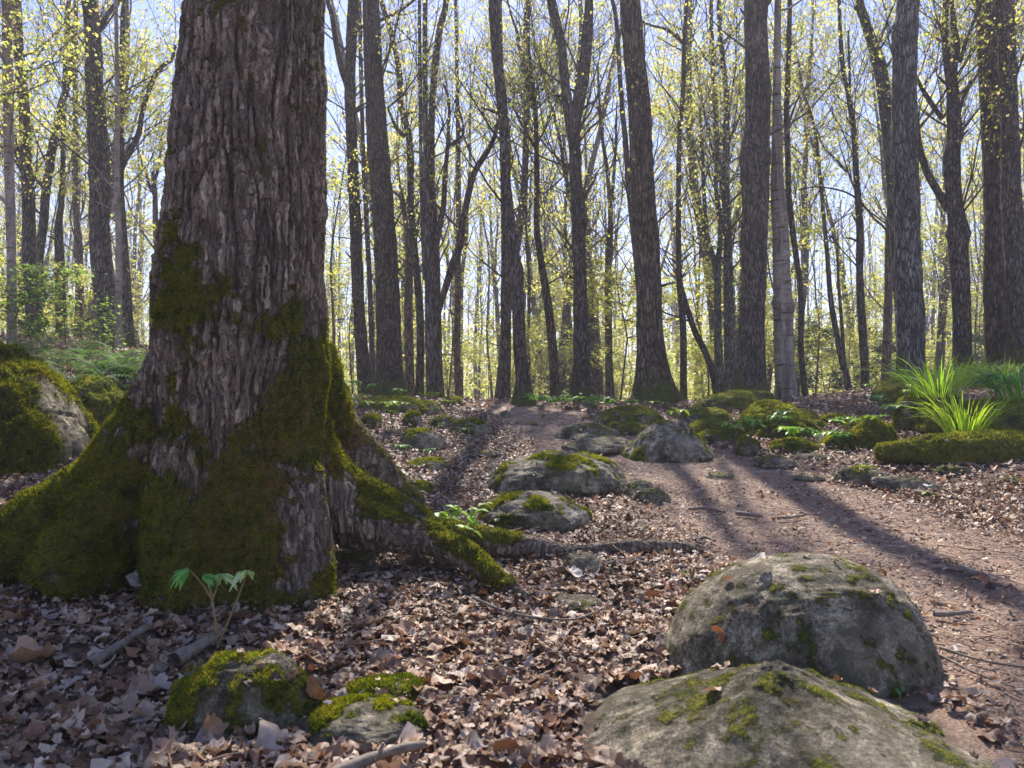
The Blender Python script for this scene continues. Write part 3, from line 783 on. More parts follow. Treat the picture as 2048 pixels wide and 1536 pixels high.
mo += 0.55 * fbm(wp * 4.5, 3, 70, 0.65) + 0.75 * fbm(wp * 17, 4, 71, 0.7) - 0.22 * (1 - ridge)
mo += 0.30 * lowroot * np.clip(Nn[:, 2], 0, 1)
rr_ = sstep(-0.82, -0.70, wp[:, 0]) * (wp[:, 2] < 0.62) * (wp[:, 1] > 2.75)
mo += rr_ * (1.0 * np.clip(Nn[:, 2] - 0.25, -0.3, 0.5) - 0.10)
mo += 0.22 * lowroot * (wp[:, 0] < -1.2)
mo -= 1.6 * sstep(-0.06, 0.10, wp[:, 0])            # bare surface root toward the path
orange = gb(500, 1030, 70, 80, 1.0) + gb(590, 1080, 50, 70, 0.7) + gb(648, 860, 30, 70, 0.9, 2.8) + 0.25
mm = sstep(0.42, 0.62, mo)
disp = (0.026 * (ridge - 0.5) + 0.004 * fbm(wp * 45, 3, 77)) * rough_z * (1 - 0.55 * mm) * (1 - 0.6 * lowroot)
disp += mm * (0.014 * fbm(wp * 12, 3, 81) + 0.007 * np.abs(noise(wp * 34, 83)) + 0.004 * noise(wp * 75, 84))
disp += 0.012 * fbm(wp * 5, 2, 90)
hV2 = hV + Nn * disp[:, None]
m_ = MB(); m_.add(hV2, hQ)
m_.obj('trunk', M_hero, hero, attrs={'ridge': ridge, 'moss': mo, 'orange': np.clip(orange, 0, 1)})
fuzz('moss', hV2, hT, np.clip((mo - 0.40) * 3, 0, 1) * (wp[:, 1] < 3.2), 300000, 0.013, hero, np.random.default_rng(3), 0.62)

# ------------------------------------------------------------------ tree machinery
LEAF_COL = np.array([(0.68, 0.66, 0.12), (0.58, 0.61, 0.08), (0.76, 0.70, 0.22), (0.46, 0.56, 0.06), (0.78, 0.62, 0.26)])
def leaf_cols(rng, n, green=0.0):
    c = LEAF_COL[rng.integers(0, len(LEAF_COL), n)]
    g = np.array([(0.20, 0.38, 0.05)])
    return np.clip((c * (1 - green) + g * green) * rng.uniform(0.75, 1.15, (n, 1)), 0, 0.85)
SMALL_V = np.array([(0, 0, 0), (.42, .38, .06), (0, 1, -.12), (-.42, .38, .06)], float)
SMALL_T = np.array([(0, 1, 2), (0, 2, 3)])
def star_leaf():
    V, T = maple_leaf(np.random.default_rng(5), False, 0.4); return V * 1.0, T
STAR_V, STAR_T = star_leaf()
def unit(v): return v / (np.linalg.norm(v) + 1e-9)
def grow(mb, tips, rng, p, d, L, r, lvl, maxl, up=0.25, kids=(4, 5, 4), spread=(28, 55), wob=0.10, mat=0, ks=(7, 5, 4, 3)):
    n = max(3, int(L / (0.45 if lvl == 0 else 0.25)))
    pts = [p]; dd = unit(d)
    for _ in range(n):
        dd = unit(dd + rng.normal(0, wob, 3) + np.array([0, 0, up * 0.35]))
        pts.append(pts[-1] + dd * L / n)
    pts = np.array(pts); R_a = np.linspace(r, max(r * 0.28, 0.0025), n + 1)
    tube(mb, pts, R_a, ks[min(lvl, 3)], mat=mat)
    if lvl >= maxl - 1:
        for q in range(1, n + 1):
            tips.append(pts[q])
    if lvl < maxl:
        nk = max(1, int(kids[min(lvl, len(kids) - 1)] * rng.uniform(0.7, 1.3)))
        for _ in range(nk):
            t = rng.uniform(0.25, 1.0) * n; q = min(int(t), n - 1)
            pp = pts[q] + (pts[q + 1] - pts[q]) * (t - q)
            dl = unit(pts[q + 1] - pts[q])
            perp = unit(np.cross(dl, rng.normal(0, 1, 3)))
            a = math.radians(rng.uniform(*spread))
            nd = unit(dl * math.cos(a) + perp * math.sin(a) + np.array([0, 0, 0.15]))
            grow(mb, tips, rng, pp, nd, L * rng.uniform(0.35, 0.62), R_a[q] * 0.55, lvl + 1, maxl, up, kids, spread, wob * 1.15, mat, ks)
def add_leaves(mb, rng, tips, per, size, mat=1, green=0.0, star=False, jit=0.12, flat=False, tone=None):
    if not len(tips): return
    tips = np.array(tips)
    if not flat:
        sel = rng.uniform(size=len(tips)) < 0.36; tips = tips[sel]; per = per / 0.36; jit = jit * 0.75
        if not len(tips): return
    cnt = rng.poisson(per, len(tips))
    pos = np.repeat(tips, cnt, axis=0)
    n = len(pos)
    pos = pos + rng.normal(0, jit, (n, 3)) * (np.array([1, 1, 0.3]) if flat else 1.0)
    Rm = rotmats(n, rng, np.abs(rng.normal(0.35 if flat else 1.0, 0.45, n)))
    sz = size * rng.uniform(0.55, 1.3, n)
    soup(mb, STAR_V if star else SMALL_V, STAR_T if star else SMALL_T, pos, sz, Rm, leaf_cols(rng, n, green) if tone is None else np.array(tone) * rng.uniform(.6, 1.4, (n, 1)), mat)

ANCH = []
def traced(label, d, stems, bark, seed, ztop=13.5, name='deciduous_tree', cat='tree', crown=1.0, leaf=0.068, side=4, star=True, flare=1.45, burls=(), lowleaf=0.0, group='tall trees standing round the path', short=None, green=0.0):
    """stems: lists of (u, v, width_px) from the top of the frame down (first one reaches the ground)"""
    rng = np.random.default_rng(seed)
    if bark is M_bark: bark = (M_bark, M_bark3, M_bark, M_bark4)[seed % 4]
    b0 = stems[0][-1]
    pb = P(b0[0], b0[1], d)
    zg = gz(pb[0], d)
    O = np.array([pb[0], d, min(zg, pb[2]) if abs(zg - pb[2]) > .15 else zg])
    O[2] = zg
    root = empty(name, O, label, cat, group)
    wood = MB(); tw = MB(); tips = []
    for si, st in enumerate(stems):
        pts = [P(u, v, d) for u, v, w in st]; rad = [w / 2 / F * d for u, v, w in st]
        yd = rng.uniform(-0.04, 0.04)
        pts = [p + np.array([0, yd * (p[2] - O[2]), 0]) * (1 if si == 0 else 1) for p in pts]
        if si == 0:
            rr = rad[-1]
            if pts[-1][2] > zg + 0.02:
                pts.append(np.array([pts[-1][0], pts[-1][1], zg + 0.0]))
                rad.append(rr * 1.08)
            pts.append(np.array([pts[-1][0], pts[-1][1], pts[-1][2] - 0.25])); rad.append(rad[-1] * 1.25)
        # continue above the frame
        if st[0][1] <= 5:
            dirv = unit(pts[0] - pts[1]); dirv = unit(dirv + np.array([0, 0, 0.6]))
            ext, er = [], []
            p = pts[0]; r = rad[0]; dd = dirv
            zt = ztop * rng.uniform(0.85, 1.1)
            while p[2] < zt:
                dd = unit(dd + rng.normal(0, 0.05, 3) + np.array([0, 0, 0.05]))
                p = p + dd * 0.9; r *= 0.88
                ext.append(p); er.append(r)
            pts = ext[::-1] + pts; rad = er[::-1] + rad
        pts = np.array(pts)[::-1]; rad = np.array(rad)[::-1]
        PP, RR = resample(pts, rad, max(0.06, rad.mean() * 0.5))
        V, Q, (a_, b_, th) = tube_geo(PP, RR, 28 if rad.mean() > 0.08 else 12)
        k = len(th); Rv = np.repeat(RR, k)
        C_ = np.repeat(PP, k, axis=0); dv = (V - C_) / Rv[:, None]
        f = 0.97 + 0.10 * fbm(V * np.array([3.5, 3.5, 1.6]), 3, seed) + 0.045 * noise(V * np.array([20, 20, 4]), seed + 1) + 0.035 * noise(V * np.array([9, 9, 9]), seed + 2)
        for _ in range(3 if rad.mean() > 0.06 else 1):        # old branch scars
            kz = rng.uniform(O[2] + 0.8, 7.0); ka = rng.uniform(0, 6.28); ks_ = RR.mean() * 0.8
            f += 0.16 * np.exp(-((V[:, 2] - kz) / ks_) ** 2) * np.clip(dv[:, 0] * math.cos(ka) + dv[:, 1] * math.sin(ka), 0, 1) ** 3
        # root flare with lobes
        if si == 0:
            hgt = V[:, 2] - zg
            lob = 0.5 + 0.5 * noise(np.stack([dv[:, 0] * 2.1, dv[:, 1] * 2.1, np.full(len(V), seed * 1.7)], -1), 5)
            f += (flare - 1) * (0.35 + 1.1 * lob) * np.exp(-np.clip(hgt, 0, None) / (RR.max() * 0.9 + 0.05))
        for (bu, bv, bs, ba) in burls:
            bz = P(bu, bv, d)
            f += ba * np.exp(-((V[:, 2] - bz[2]) / (bs / F * d)) ** 2) * (0.4 + 0.6 * np.clip(dv[:, 0] * np.sign(bu - np.interp(bz[2], PP[:, 2], PP[:, 0]) / d * F - 1024), 0, 1)) * (1 + .5 * noise(V * 14, 4))
        V = C_ + dv * (Rv * f)[:, None]
        nn0 = len(V)
        wood.add(V - O, Q)
        # limbs and twigs above / beside the stem
        zz = PP[:, 2]
        for _ in range(int(rng.integers(1, 4)) if crown and st[0][1] <= 5 else 0):      # short broken stubs
            qi = int(np.argmin(np.abs(zz - rng.uniform(O[2] + 1.5, 6.8)))); a = rng.uniform(0, 6.28)
            e = np.array([math.cos(a), math.sin(a) * .5, rng.uniform(.2, 1.2)]); e = unit(e) * (RR[qi] + rng.uniform(.08, .30))
            tube(wood, np.array([PP[qi] - O, PP[qi] - O + e * .6, PP[qi] - O + e + rng.normal(0, .015, 3)]), np.array([RR[qi] * .3, .022, .012]), 7)
        nb = int((3 if si == 0 else 1) * crown) + side
        for q in range(nb):
            if q < side:
                zc = rng.uniform(O[2] + 2.2, 7.0)
            else:
                zc = rng.uniform(min(6.0, zz.max() * 0.6), zz.max())
            qi = int(np.argmin(np.abs(zz - zc)))
            az = rng.uniform(0, 2 * np.pi); el = math.radians(rng.uniform(20, 60))
            dr = np.array([math.cos(az) * math.cos(el), math.sin(az) * math.cos(el), math.sin(el)])
            rb = RR[qi] * rng.uniform(0.25, 0.45) if q >= side else min(0.02, RR[qi] * 0.25)
            Lb = rng.uniform(1.8, 3.6) if q >= side else rng.uniform(0.8, 2.2)
            grow(tw, tips, rng, PP[qi] - O, dr, Lb, rb, 1, 3, kids=(4, 5, 4))
    for q in range(len(tips)): pass
    add_leaves(tw, rng, tips, 1.1 * crown, leaf, star=star, green=green)
    if lowleaf:
        lt = [t for t in tips if t[2] + O[2] < 7.5]
        add_leaves(tw, rng, lt, lowleaf, leaf, star=star, green=green)
    wood.obj('trunk', bark, root)
    tw.obj('crown', [bark, M_leaf], root)
    ANCH.append((b0[0], short or label))
    return root
T = traced
# left side
T('pale grey slim trunk with dark knots behind the huge mossy boulder', 9.5, [[(14, 0, 20), (15, 100, 20), (17, 266, 20), (20, 400, 18), (23, 525, 17), (24, 690, 19)]], M_birch, 1, star=True, lowleaf=3.0, side=12, flare=1.1, green=.15, leaf=.07, short='the pale slim trunk with dark knots')
T('dark rough trunk next to the pale knotted trunk', 14, [[(41, 0, 17), (44, 102, 19), (53, 205, 20), (56, 308, 21), (60, 410, 24), (62, 525, 27), (72, 668, 30)]], M_bark, 2, star=True, lowleaf=3.0, side=13, leaf=.07, short='the dark rough trunk')
T('strongly leaning trunk crossing behind the dark rough trunk', 15, [[(158, 60, 9), (150, 154, 12), (130, 222, 14), (113, 297, 16), (99, 376, 17), (92, 444, 17), (82, 513, 18), (76, 600, 20), (74, 668, 22)]], M_bark, 3, star=True, lowleaf=2.0, side=6, short='the leaning trunk')
T('upright mid-brown trunk between the leaning trunk and the thick curved one', 15, [[(122, 0, 8), (120, 85, 9), (118, 205, 10), (118, 376, 11), (113, 444, 15), (115, 500, 18), (121, 629, 20), (122, 665, 21)]], M_bark, 4, lowleaf=.8, side=6, short='the upright mid-brown trunk')
T('slim straight trunk just left of the thick curved trunk', 18, [[(142, 0, 8), (144, 200, 10), (147, 400, 12), (156, 500, 14), (158, 656, 17)]], M_far, 5, side=5, lowleaf=.6, short='the slim straight trunk')
T('thick smooth trunk with a gentle curve beside the ferns', 12.5, [[(178, 0, 32), (185, 85, 31), (188, 171, 34), (195, 273, 38), (200, 376, 39), (198, 444, 38), (203, 525, 41), (213, 598, 46), (217, 684, 52)]], M_bark, 6, star=True, lowleaf=3.0, side=13, leaf=.07, flare=1.25, green=.1, short='the thick curved trunk')
T('thin pale reddish trunk touching the thick curved trunk', 12.2, [[(228, 0, 7), (232, 200, 9), (232, 360, 11), (237, 500, 13), (236, 617, 13), (238, 700, 14)]], M_birch, 7, side=3, flare=1.1, crown=.6, short='the thin pale reddish trunk')
T('dark trunk with one long limb reaching toward the big maple', 13.5, [[(252, 0, 8), (250, 34, 9), (249, 102, 11), (243, 205, 15), (244, 308, 16), (241, 376, 17), (248, 478, 17), (252, 540, 19), (256, 656, 22), (257, 690, 24)],
   [(360, 100, 4), (352, 126, 6), (321, 154, 9), (294, 222, 10), (284, 273, 11), (262, 312, 12), (246, 345, 13)]], M_bark, 8, star=True, lowleaf=2.4, side=7, short='the dark trunk with one long limb')
T('small forked tree seen against the left edge of the big maple', 17, [[(300, 340, 5), (305, 376, 9), (308, 450, 12), (312, 525, 12), (314, 700, 14)], [(275, 290, 3), (290, 340, 5), (305, 385, 7)], [(330, 270, 3), (322, 330, 5), (308, 385, 7)]], M_far, 9, side=6, crown=.7, short='the small forked tree')
T('broken dark snag close behind the left flank of the maple', 6.0, [[(307, 546, 14), (306, 570, 19), (306, 620, 21), (308, 780, 23)]], M_bark, 10, name='tree_stump', cat='dead tree', side=0, crown=0, flare=1.1, short='the broken dark snag')
# centre left
T('slender trunk with a side fork, nearest right of the big maple', 14, [[(713, 0, 23), (704, 180, 22), (710, 365, 23), (716, 547, 24), (719, 620, 24), (727, 737, 26), (732, 798, 30)], [(655, 0, 9), (664, 30, 10), (673, 90, 12), (684, 140, 13), (696, 175, 14), (706, 230, 14)]], M_bark2, 11, side=6, short='the slender trunk with a side fork')
T('thin stem squeezed between the slender forked trunk and the thick brown one', 15.5, [[(722, 0, 8), (728, 300, 9), (740, 560, 11), (744, 700, 12), (745, 800, 13)]], M_pale, 12, side=3, crown=.5, short='the thin squeezed stem')
T('thick brown trunk with fine vertical furrows above the broad mossy slab', 12, [[(738, 0, 35), (746, 182, 41), (760, 365, 45), (773, 547, 48), (776, 640, 50), (779, 737, 54), (781, 792, 60)]], M_bark2, 13, side=4, flare=1.3, short='the thick brown furrowed trunk')
T('sinuous dark tree winding upward beside the thick brown trunk', 14.5, [[(762, 0, 10), (782, 68, 11), (796, 137, 12), (800, 205, 12), (816, 273, 13), (821, 410, 14), (828, 500, 15), (837, 592, 15), (841, 700, 16), (838, 795, 18)], [(775, 215, 5), (790, 250, 7), (808, 272, 9)]], M_bark, 14, side=9, short='the sinuous dark tree')
T('short-crowned mid-grey trunk behind the sinuous tree', 16, [[(800, 380, 8), (815, 470, 13), (817, 540, 17), (816, 620, 18), (818, 700, 18), (821, 795, 19)]], M_far, 15, side=6, crown=.6, short='the mid-grey trunk behind the sinuous tree')
T('smooth light grey straight trunk in front of the dark leaning limb', 13.5, [[(850, 0, 10), (850, 200, 11), (853, 400, 13), (857, 600, 16), (859, 700, 18), (862, 796, 19)], [(838, 0, 7), (840, 200, 8), (843, 400, 8), (850, 560, 9)]], M_pale, 16, side=4, flare=1.15, short='the smooth light grey trunk')
T('dark forking tree with a long limb leaning over the path', 14, [[(889, 0, 13), (878, 46, 14), (869, 114, 15), (862, 228, 14), (862, 365, 15), (869, 500, 19), (871, 592, 21), (873, 700, 22), (876, 797, 24)],
   [(996, 246, 6), (987, 282, 9), (969, 314, 12), (948, 350, 13), (935, 400, 13), (926, 446, 14), (919, 492, 16), (905, 533, 16), (884, 600, 13), (874, 640, 10)],
   [(888, 170, 4), (898, 205, 6), (896, 282, 8), (891, 342, 10), (887, 410, 12), (878, 456, 13), (870, 510, 14)],
   [(908, 195, 3), (922, 230, 5), (926, 262, 6), (914, 276, 7), (898, 286, 7)]], M_bark, 17, side=8, short='the dark forking tree')
T('pair-like thin brown trunk standing well behind the leaning limb', 18, [[(912, 0, 6), (916, 250, 9), (917, 480, 12), (914, 700, 14), (918, 806, 15)]], M_far, 18, side=5, short='the thin brown trunk behind the leaning limb')
T('brown straight trunk close behind the trunk at the path crest', 15, [[(1000, 0, 8), (1004, 250, 12), (1010, 420, 17), (1012, 600, 22), (1010, 815, 23)]], M_far, 19, side=7, short='the brown trunk behind the crest trunk')
T('dark trunk with a burl, standing at the crest of the path', 11.6, [[(987, 0, 21), (992, 91, 22), (1001, 182, 22), (1010, 273, 22), (1012, 365, 21), (1021, 456, 23), (1031, 545, 27), (1035, 592, 26), (1040, 700, 27), (1046, 754, 29), (1048, 820, 36)]], M_bark, 20, side=6, ztop=10, crown=.5, burls=[(1045, 545, 22, 0.35)], flare=1.6, short='the burled trunk at the path crest')
T('slender tree splitting into three upright limbs behind the crest trunk', 15, [[(1004, 0, 5), (1003, 60, 6), (1056, 130, 7), (1070, 200, 9), (1073, 282, 10), (1074, 365, 11), (1074, 456, 13), (1083, 524, 14), (1094, 592, 17), (1106, 700, 19), (1111, 803, 20)][2:],
   [(1018, 0, 4), (1037, 60, 6), (1044, 110, 7), (1056, 165, 8), (1068, 210, 8)], [(1058, 0, 4), (1057, 90, 6), (1062, 150, 7), (1070, 200, 7)], [(1010, 190, 3), (1030, 225, 5), (1050, 265, 6), (1072, 300, 7)]], M_bark, 21, side=14, short='the tree with three upright limbs')
T('dark trunk dividing into two heavy limbs like a tuning fork', 13, [[(1102, 0, 17), (1106, 23, 18), (1122, 91, 18), (1131, 182, 20), (1141, 250, 23), (1149, 300, 26), (1151, 365, 26), (1158, 433, 29), (1158, 500, 27), (1160, 592, 29), (1163, 702, 32), (1163, 771, 36), (1163, 815, 42)],
   [(1176, 0, 16), (1174, 68, 22), (1165, 160, 27), (1151, 240, 24), (1148, 300, 20)], [(1193, 352, 4), (1178, 378, 8), (1166, 400, 12)]], M_bark, 22, side=6, ztop=10, crown=.4, burls=[(1180, 440, 18, 0.3)], flare=1.5, short='the tuning-fork trunk')
T('slim forked tree between the tuning-fork trunk and the pale flared trunk', 16, [[(1196, 120, 4), (1203, 250, 7), (1215, 340, 8), (1222, 440, 11), (1217, 560, 14), (1218, 700, 16), (1220, 815, 17)], [(1235, 200, 3), (1232, 300, 6), (1225, 400, 8)]], M_far, 23, side=10, short='the slim forked tree near the path end')
T('thin slanting stem merging behind the tall flared trunk', 13.6, [[(1222, 0, 8), (1231, 46, 9), (1242, 205, 10), (1251, 296, 11), (1258, 387, 12), (1280, 600, 14), (1290, 800, 15)]], M_pale, 24, side=3, crown=.6, short='the thin slanting stem')
T('tall trunk with mossy flared foot right of the path crest', 12.4, [[(1256, 0, 40), (1263, 91, 43), (1272, 182, 45), (1279, 273, 46), (1283, 365, 47), (1290, 456, 49), (1295, 547, 50), (1299, 660, 53), (1306, 754, 58), (1311, 805, 68)]], M_bark, 25, side=4, crown=.4, flare=1.75, short='the tall trunk with mossy flared foot')
# right
T('thin trunk with a bent side stem at its base', 14.5, [[(1373, 0, 8), (1368, 91, 9), (1366, 182, 9), (1359, 273, 10), (1357, 410, 11), (1358, 547, 13), (1366, 655, 14), (1367, 802, 15)], [(1361, 560, 9), (1370, 600, 12), (1390, 661, 13), (1409, 700, 14), (1426, 745, 15), (1433, 790, 16)], [(1240, 0, 3), (1285, 45, 4), (1330, 60, 6), (1352, 75, 6), (1367, 92, 6)]], M_bark, 26, side=9, short='the thin trunk with a bent side stem')
T('cluster tree with two thick stems and several upright branches', 15, [[(1441, 0, 9), (1446, 91, 10), (1455, 182, 12), (1455, 273, 14), (1453, 365, 16), (1457, 456, 18), (1457, 547, 19), (1459, 700, 22), (1461, 785, 23)],
   [(1430, 60, 5), (1430, 155, 7), (1437, 273, 9), (1434, 365, 9), (1443, 456, 11), (1437, 547, 13), (1437, 700, 18), (1440, 785, 20)],
   [(1405, 200, 3), (1409, 296, 7), (1416, 456, 10), (1432, 524, 12), (1437, 570, 11)], [(1490, 190, 3), (1478, 240, 4), (1460, 280, 6)], [(1395, 100, 3), (1408, 190, 4), (1420, 260, 5), (1436, 330, 5)]], M_bark, 27, side=12, short='the many-stemmed tree')
T('large dark trunk with a swollen scar, rooted on mossy rock', 11.7, [[(1518, 0, 46), (1520, 91, 48), (1521, 182, 51), (1519, 251, 53), (1514, 310, 55), (1514, 387, 54), (1512, 456, 53), (1510, 547, 51), (1505, 638, 51), (1503, 700, 54), (1500, 750, 58), (1499, 786, 64)]], M_bark, 28, side=3, burls=[(1480, 312, 22, 0.22)], flare=1.45, short='the large trunk with a swollen scar')
T('pale birch with dark bands pressed against the large scarred trunk', 12.2, [[(1546, 0, 13), (1546, 150, 15), (1548, 273, 20), (1549, 365, 27), (1556, 456, 32), (1560, 547, 35), (1563, 600, 38), (1567, 700, 39), (1571, 760, 41), (1574, 810, 43)]], M_birch, 29, side=3, burls=[(1590, 615, 9, 0.22), (1540, 606, 9, 0.22)], flare=1.1, name='birch_tree', short='the pale banded birch')
T('slim wavy trunk rising just right of the birch', 13, [[(1573, 0, 9), (1573, 68, 10), (1571, 160, 11), (1569, 228, 11), (1572, 320, 11), (1576, 410, 12), (1588, 500, 12), (1600, 590, 11), (1601, 691, 12), (1607, 764, 12), (1616, 833, 13)], [(1630, 160, 3), (1600, 190, 4), (1585, 225, 5), (1574, 260, 6)]], M_bark, 30, side=9, short='the slim wavy trunk')
T('thin double-stemmed tree beyond the birch, leaning slightly', 15.5, [[(1605, 110, 4), (1614, 173, 6), (1637, 255, 7), (1649, 387, 8), (1658, 501, 9), (1665, 600, 11), (1683, 710, 13), (1696, 764, 14), (1698, 828, 15)], [(1676, 480, 4), (1678, 560, 6), (1684, 640, 7), (1690, 740, 8)]], M_pale, 31, side=10, short='the thin double-stemmed tree')
T('straight mid-sized trunk halfway between the birch and the dark straight trunk', 15, [[(1668, 0, 7), (1676, 128, 9), (1690, 200, 10), (1701, 273, 11), (1706, 342, 12), (1715, 456, 14), (1717, 570, 15), (1724, 673, 16), (1729, 746, 17), (1731, 822, 18)], [(1697, 60, 4), (1700, 140, 5), (1702, 250, 6)], [(1640, 250, 3), (1655, 290, 4), (1680, 315, 5), (1700, 340, 5)], [(1780, 450, 3), (1740, 420, 4), (1700, 385, 4), (1640, 372, 3), (1600, 378, 2.5)]], M_bark, 32, side=10, short='the mid-sized straight trunk')
T('heavy leaning limb-like trunk passing behind the dark straight trunk', 12.5, [[(1716, 0, 16), (1724, 30, 17), (1744, 90, 21), (1760, 140, 26), (1769, 205, 26), (1776, 273, 25), (1784, 365, 24), (1795, 500, 26), (1812, 745, 30)]], M_pale, 33, side=5, short='the heavy leaning trunk')
T('narrow brown trunk emerging left of the dark straight trunk', 17, [[(1773, 340, 8), (1773, 400, 13), (1772, 500, 15), (1772, 620, 16), (1771, 745, 19)]], M_far, 34, side=6, crown=.6, short='the narrow brown trunk')
T('dark straight trunk with a healed knot, behind the grassy mound', 10.9, [[(1813, 0, 44), (1808, 50, 46), (1805, 91, 46), (1805, 150, 46), (1806, 228, 48), (1807, 319, 49), (1810, 410, 49), (1813, 501, 50), (1818, 600, 52), (1822, 739, 54)]], M_bark, 35, side=3, burls=[(1785, 68, 16, 0.18)], flare=1.2, short='the dark straight trunk with a knot')
T('gnarled forked tree with crooked limbs between two dark straight trunks', 12, [[(1881, 0, 11), (1881, 91, 14), (1888, 137, 18), (1897, 182, 23), (1899, 228, 27), (1902, 273, 28), (1897, 319, 30), (1904, 410, 31), (1911, 456, 37), (1913, 501, 35), (1920, 592, 34), (1924, 710, 36)],
   [(1900, 0, 9), (1906, 60, 11), (1912, 91, 13), (1905, 140, 15), (1900, 180, 16)], [(1832, 190, 8), (1836, 240, 12), (1841, 290, 14), (1858, 345, 15), (1880, 385, 16), (1900, 420, 16)],
   [(1833, 135, 5), (1850, 175, 8), (1872, 210, 9), (1890, 235, 10)], [(1975, 110, 3), (1955, 150, 5), (1928, 195, 7), (1915, 240, 7), (1905, 300, 7)], [(1950, 0, 5), (1935, 60, 7), (1922, 95, 8), (1912, 130, 8)]], M_bark, 36, side=8, burls=[(1935, 470, 14, 0.25)], flare=1.2, short='the gnarled forked tree')
T('tall dark trunk, the left of two standing close together beside the mound', 12, [[(1976, 0, 40), (1984, 91, 41), (1988, 182, 42), (1990, 273, 42), (1992, 365, 43), (1992, 456, 40), (1990, 547, 39), (1992, 690, 42), (1992, 722, 46)]], M_bark, 37, side=4, lowleaf=.8, flare=1.2, short='the tall dark trunk')
T('second tall dark trunk, bending away from its close neighbour beside the mound', 11.5, [[(2010, 0, 34), (2015, 137, 34), (2018, 228, 32), (2022, 365, 36), (2027, 456, 40), (2032, 547, 42), (2035, 650, 44), (2036, 730, 48)]], M_bark, 38, side=5, lowleaf=.8, flare=1.2, short='the second tall dark trunk')
T('maple standing just outside the frame, its leafy branches hanging into view', 8.5, [[(-190, 0, 30), (-170, 300, 33), (-150, 700, 40)]], M_bark, 39, side=22, star=True, lowleaf=2.0, leaf=0.075, green=.2, short='the maple beside the picture edge')

# ------------------------------------------------------------------ background trees (prototype + copies)
FREE = []
def make_bg(seed, hgt, r0, lean, fork, bark, leafn):
    rng = np.random.default_rng(seed)
    root = empty('forest_tree', (0, 0, 0), 'x', 'tree', 'trees standing deep in the wood')
    wood = MB(); tw = MB(); tips = []
    n = 22
    p = np.array([0, 0, -0.3]); d = unit(np.array([lean, 0, 1.0])); pts = [p]
    for q in range(n):
        d = unit(d + rng.normal(0, 0.045, 3) + np.array([0, 0, 0.05])); pts.append(pts[-1] + d * hgt / n)
    pts = np.array(pts); rad = r0 * (1 - 0.82 * np.linspace(0, 1, n + 1) ** 0.9); rad[0] *= 1.5; rad[1] *= 1.12
    PP, RR = resample(pts, rad, 0.3)
    V, Q, (_, _, th) = tube_geo(PP, RR, 9)
    C_ = np.repeat(PP, 9, axis=0); V = C_ + (V - C_) * (1 + 0.12 * fbm(V * 1.8, 3, seed))[:, None]
    wood.add(V, Q)
    if fork:
        q = int(len(PP) * rng.uniform(0.28, 0.5))
        a = rng.uniform(0, 2 * np.pi)
        grow(wood, tips, rng, PP[q], np.array([math.cos(a) * .45, math.sin(a) * .45, 1]), hgt * 0.5, RR[q] * 0.7, 0, 1, kids=(4,), wob=0.05)
    for q in range(26):
        zc = rng.uniform(0.18, 0.98) ** 0.8; qi = min(int(zc * len(PP)), len(PP) - 1)
        a = rng.uniform(0, 2 * np.pi); el = math.radians(rng.uniform(25, 65))
        grow(tw, tips, rng, PP[qi], np.array([math.cos(a) * math.cos(el), math.sin(a) * math.cos(el), math.sin(el)]), rng.uniform(1.4, 3.6) * (0.5 if zc < 0.35 else 1), max(0.012, RR[qi] * 0.35), 1, 3, kids=(4, 4, 3), ks=(6, 4, 3, 3))
    add_leaves(tw, rng, tips, leafn * 1.5, 0.10)
    wood.obj('trunk', bark, root); tw.obj('crown', [bark, M_leaf], root)
    return root
protos = [make_bg(201, 15, .13, .02, True, M_far, 1.1), make_bg(202, 17, .17, -.03, False, M_far, .9), make_bg(203, 13, .09, .05, True, M_bark, 1.2),
          make_bg(204, 16, .15, -.01, True, M_bark, 1.0), make_bg(205, 12, .075, -.06, False, M_pale, 1.3), make_bg(206, 18, .19, .01, False, M_far, .8)]
KIND = ['forked', 'straight', 'slender forked', 'tall forked', 'thin pale', 'stout straight']
def sap_proto(seed, hgt, name='sapling', cat='sapling', grp='leafy saplings of the understory', green=0.12, lsz=0.075, tone=None, nbr=22):
    rng = np.random.default_rng(seed)
    root = empty(name, (0, 0, 0), 'x', cat, grp)
    wood = MB(); tw = MB(); tips = []
    n = 10; p = np.array([0, 0, -0.1]); d = np.array([0, 0, 1.0]); pts = [p]
    for q in range(n):
        d = unit(d + rng.normal(0, 0.09, 3) + np.array([0, 0, 0.1])); pts.append(pts[-1] + d * hgt / n)
    pts = np.array(pts); rad = np.linspace(0.018, 0.005, n + 1) * hgt / 3
    tube(wood, pts, rad, 6)
    for q in range(nbr):
        t = rng.uniform(0.2, 1.0); qi = min(int(t * n), n)
        a = rng.uniform(0, 2 * np.pi); el = math.radians(rng.uniform(-5, 30))
        grow(tw, tips, rng, pts[qi], np.array([math.cos(a) * math.cos(el), math.sin(a) * math.cos(el), math.sin(el)]), rng.uniform(0.6, 1.4) * hgt / 4 * (1.25 - t * 0.6), 0.008, 1, 3, up=0.02, kids=(4, 4, 3), ks=(4, 3, 3, 3))
    add_leaves(tw, rng, tips, 2.6 if tone is None else (5 if nbr > 10 else 1.8), lsz, flat=True, jit=0.08, green=green, tone=tone)
    wood.obj('trunk', M_far, root); tw.obj('crown', [M_far, M_leaf], root)
    return root
saps = [sap_proto(301, 3.2), sap_proto(302, 4.5), sap_proto(303, 2.4), sap_proto(304, 5.5)]
rng = np.random.default_rng(77)
anch = sorted(ANCH)
def where(u):
    k = min(range(len(anch)), key=lambda q: abs(anch[q][0] - u))
    return ('just left of ' if u < anch[k][0] else 'just right of ') + anch[k][1]
placed = []
used = {}
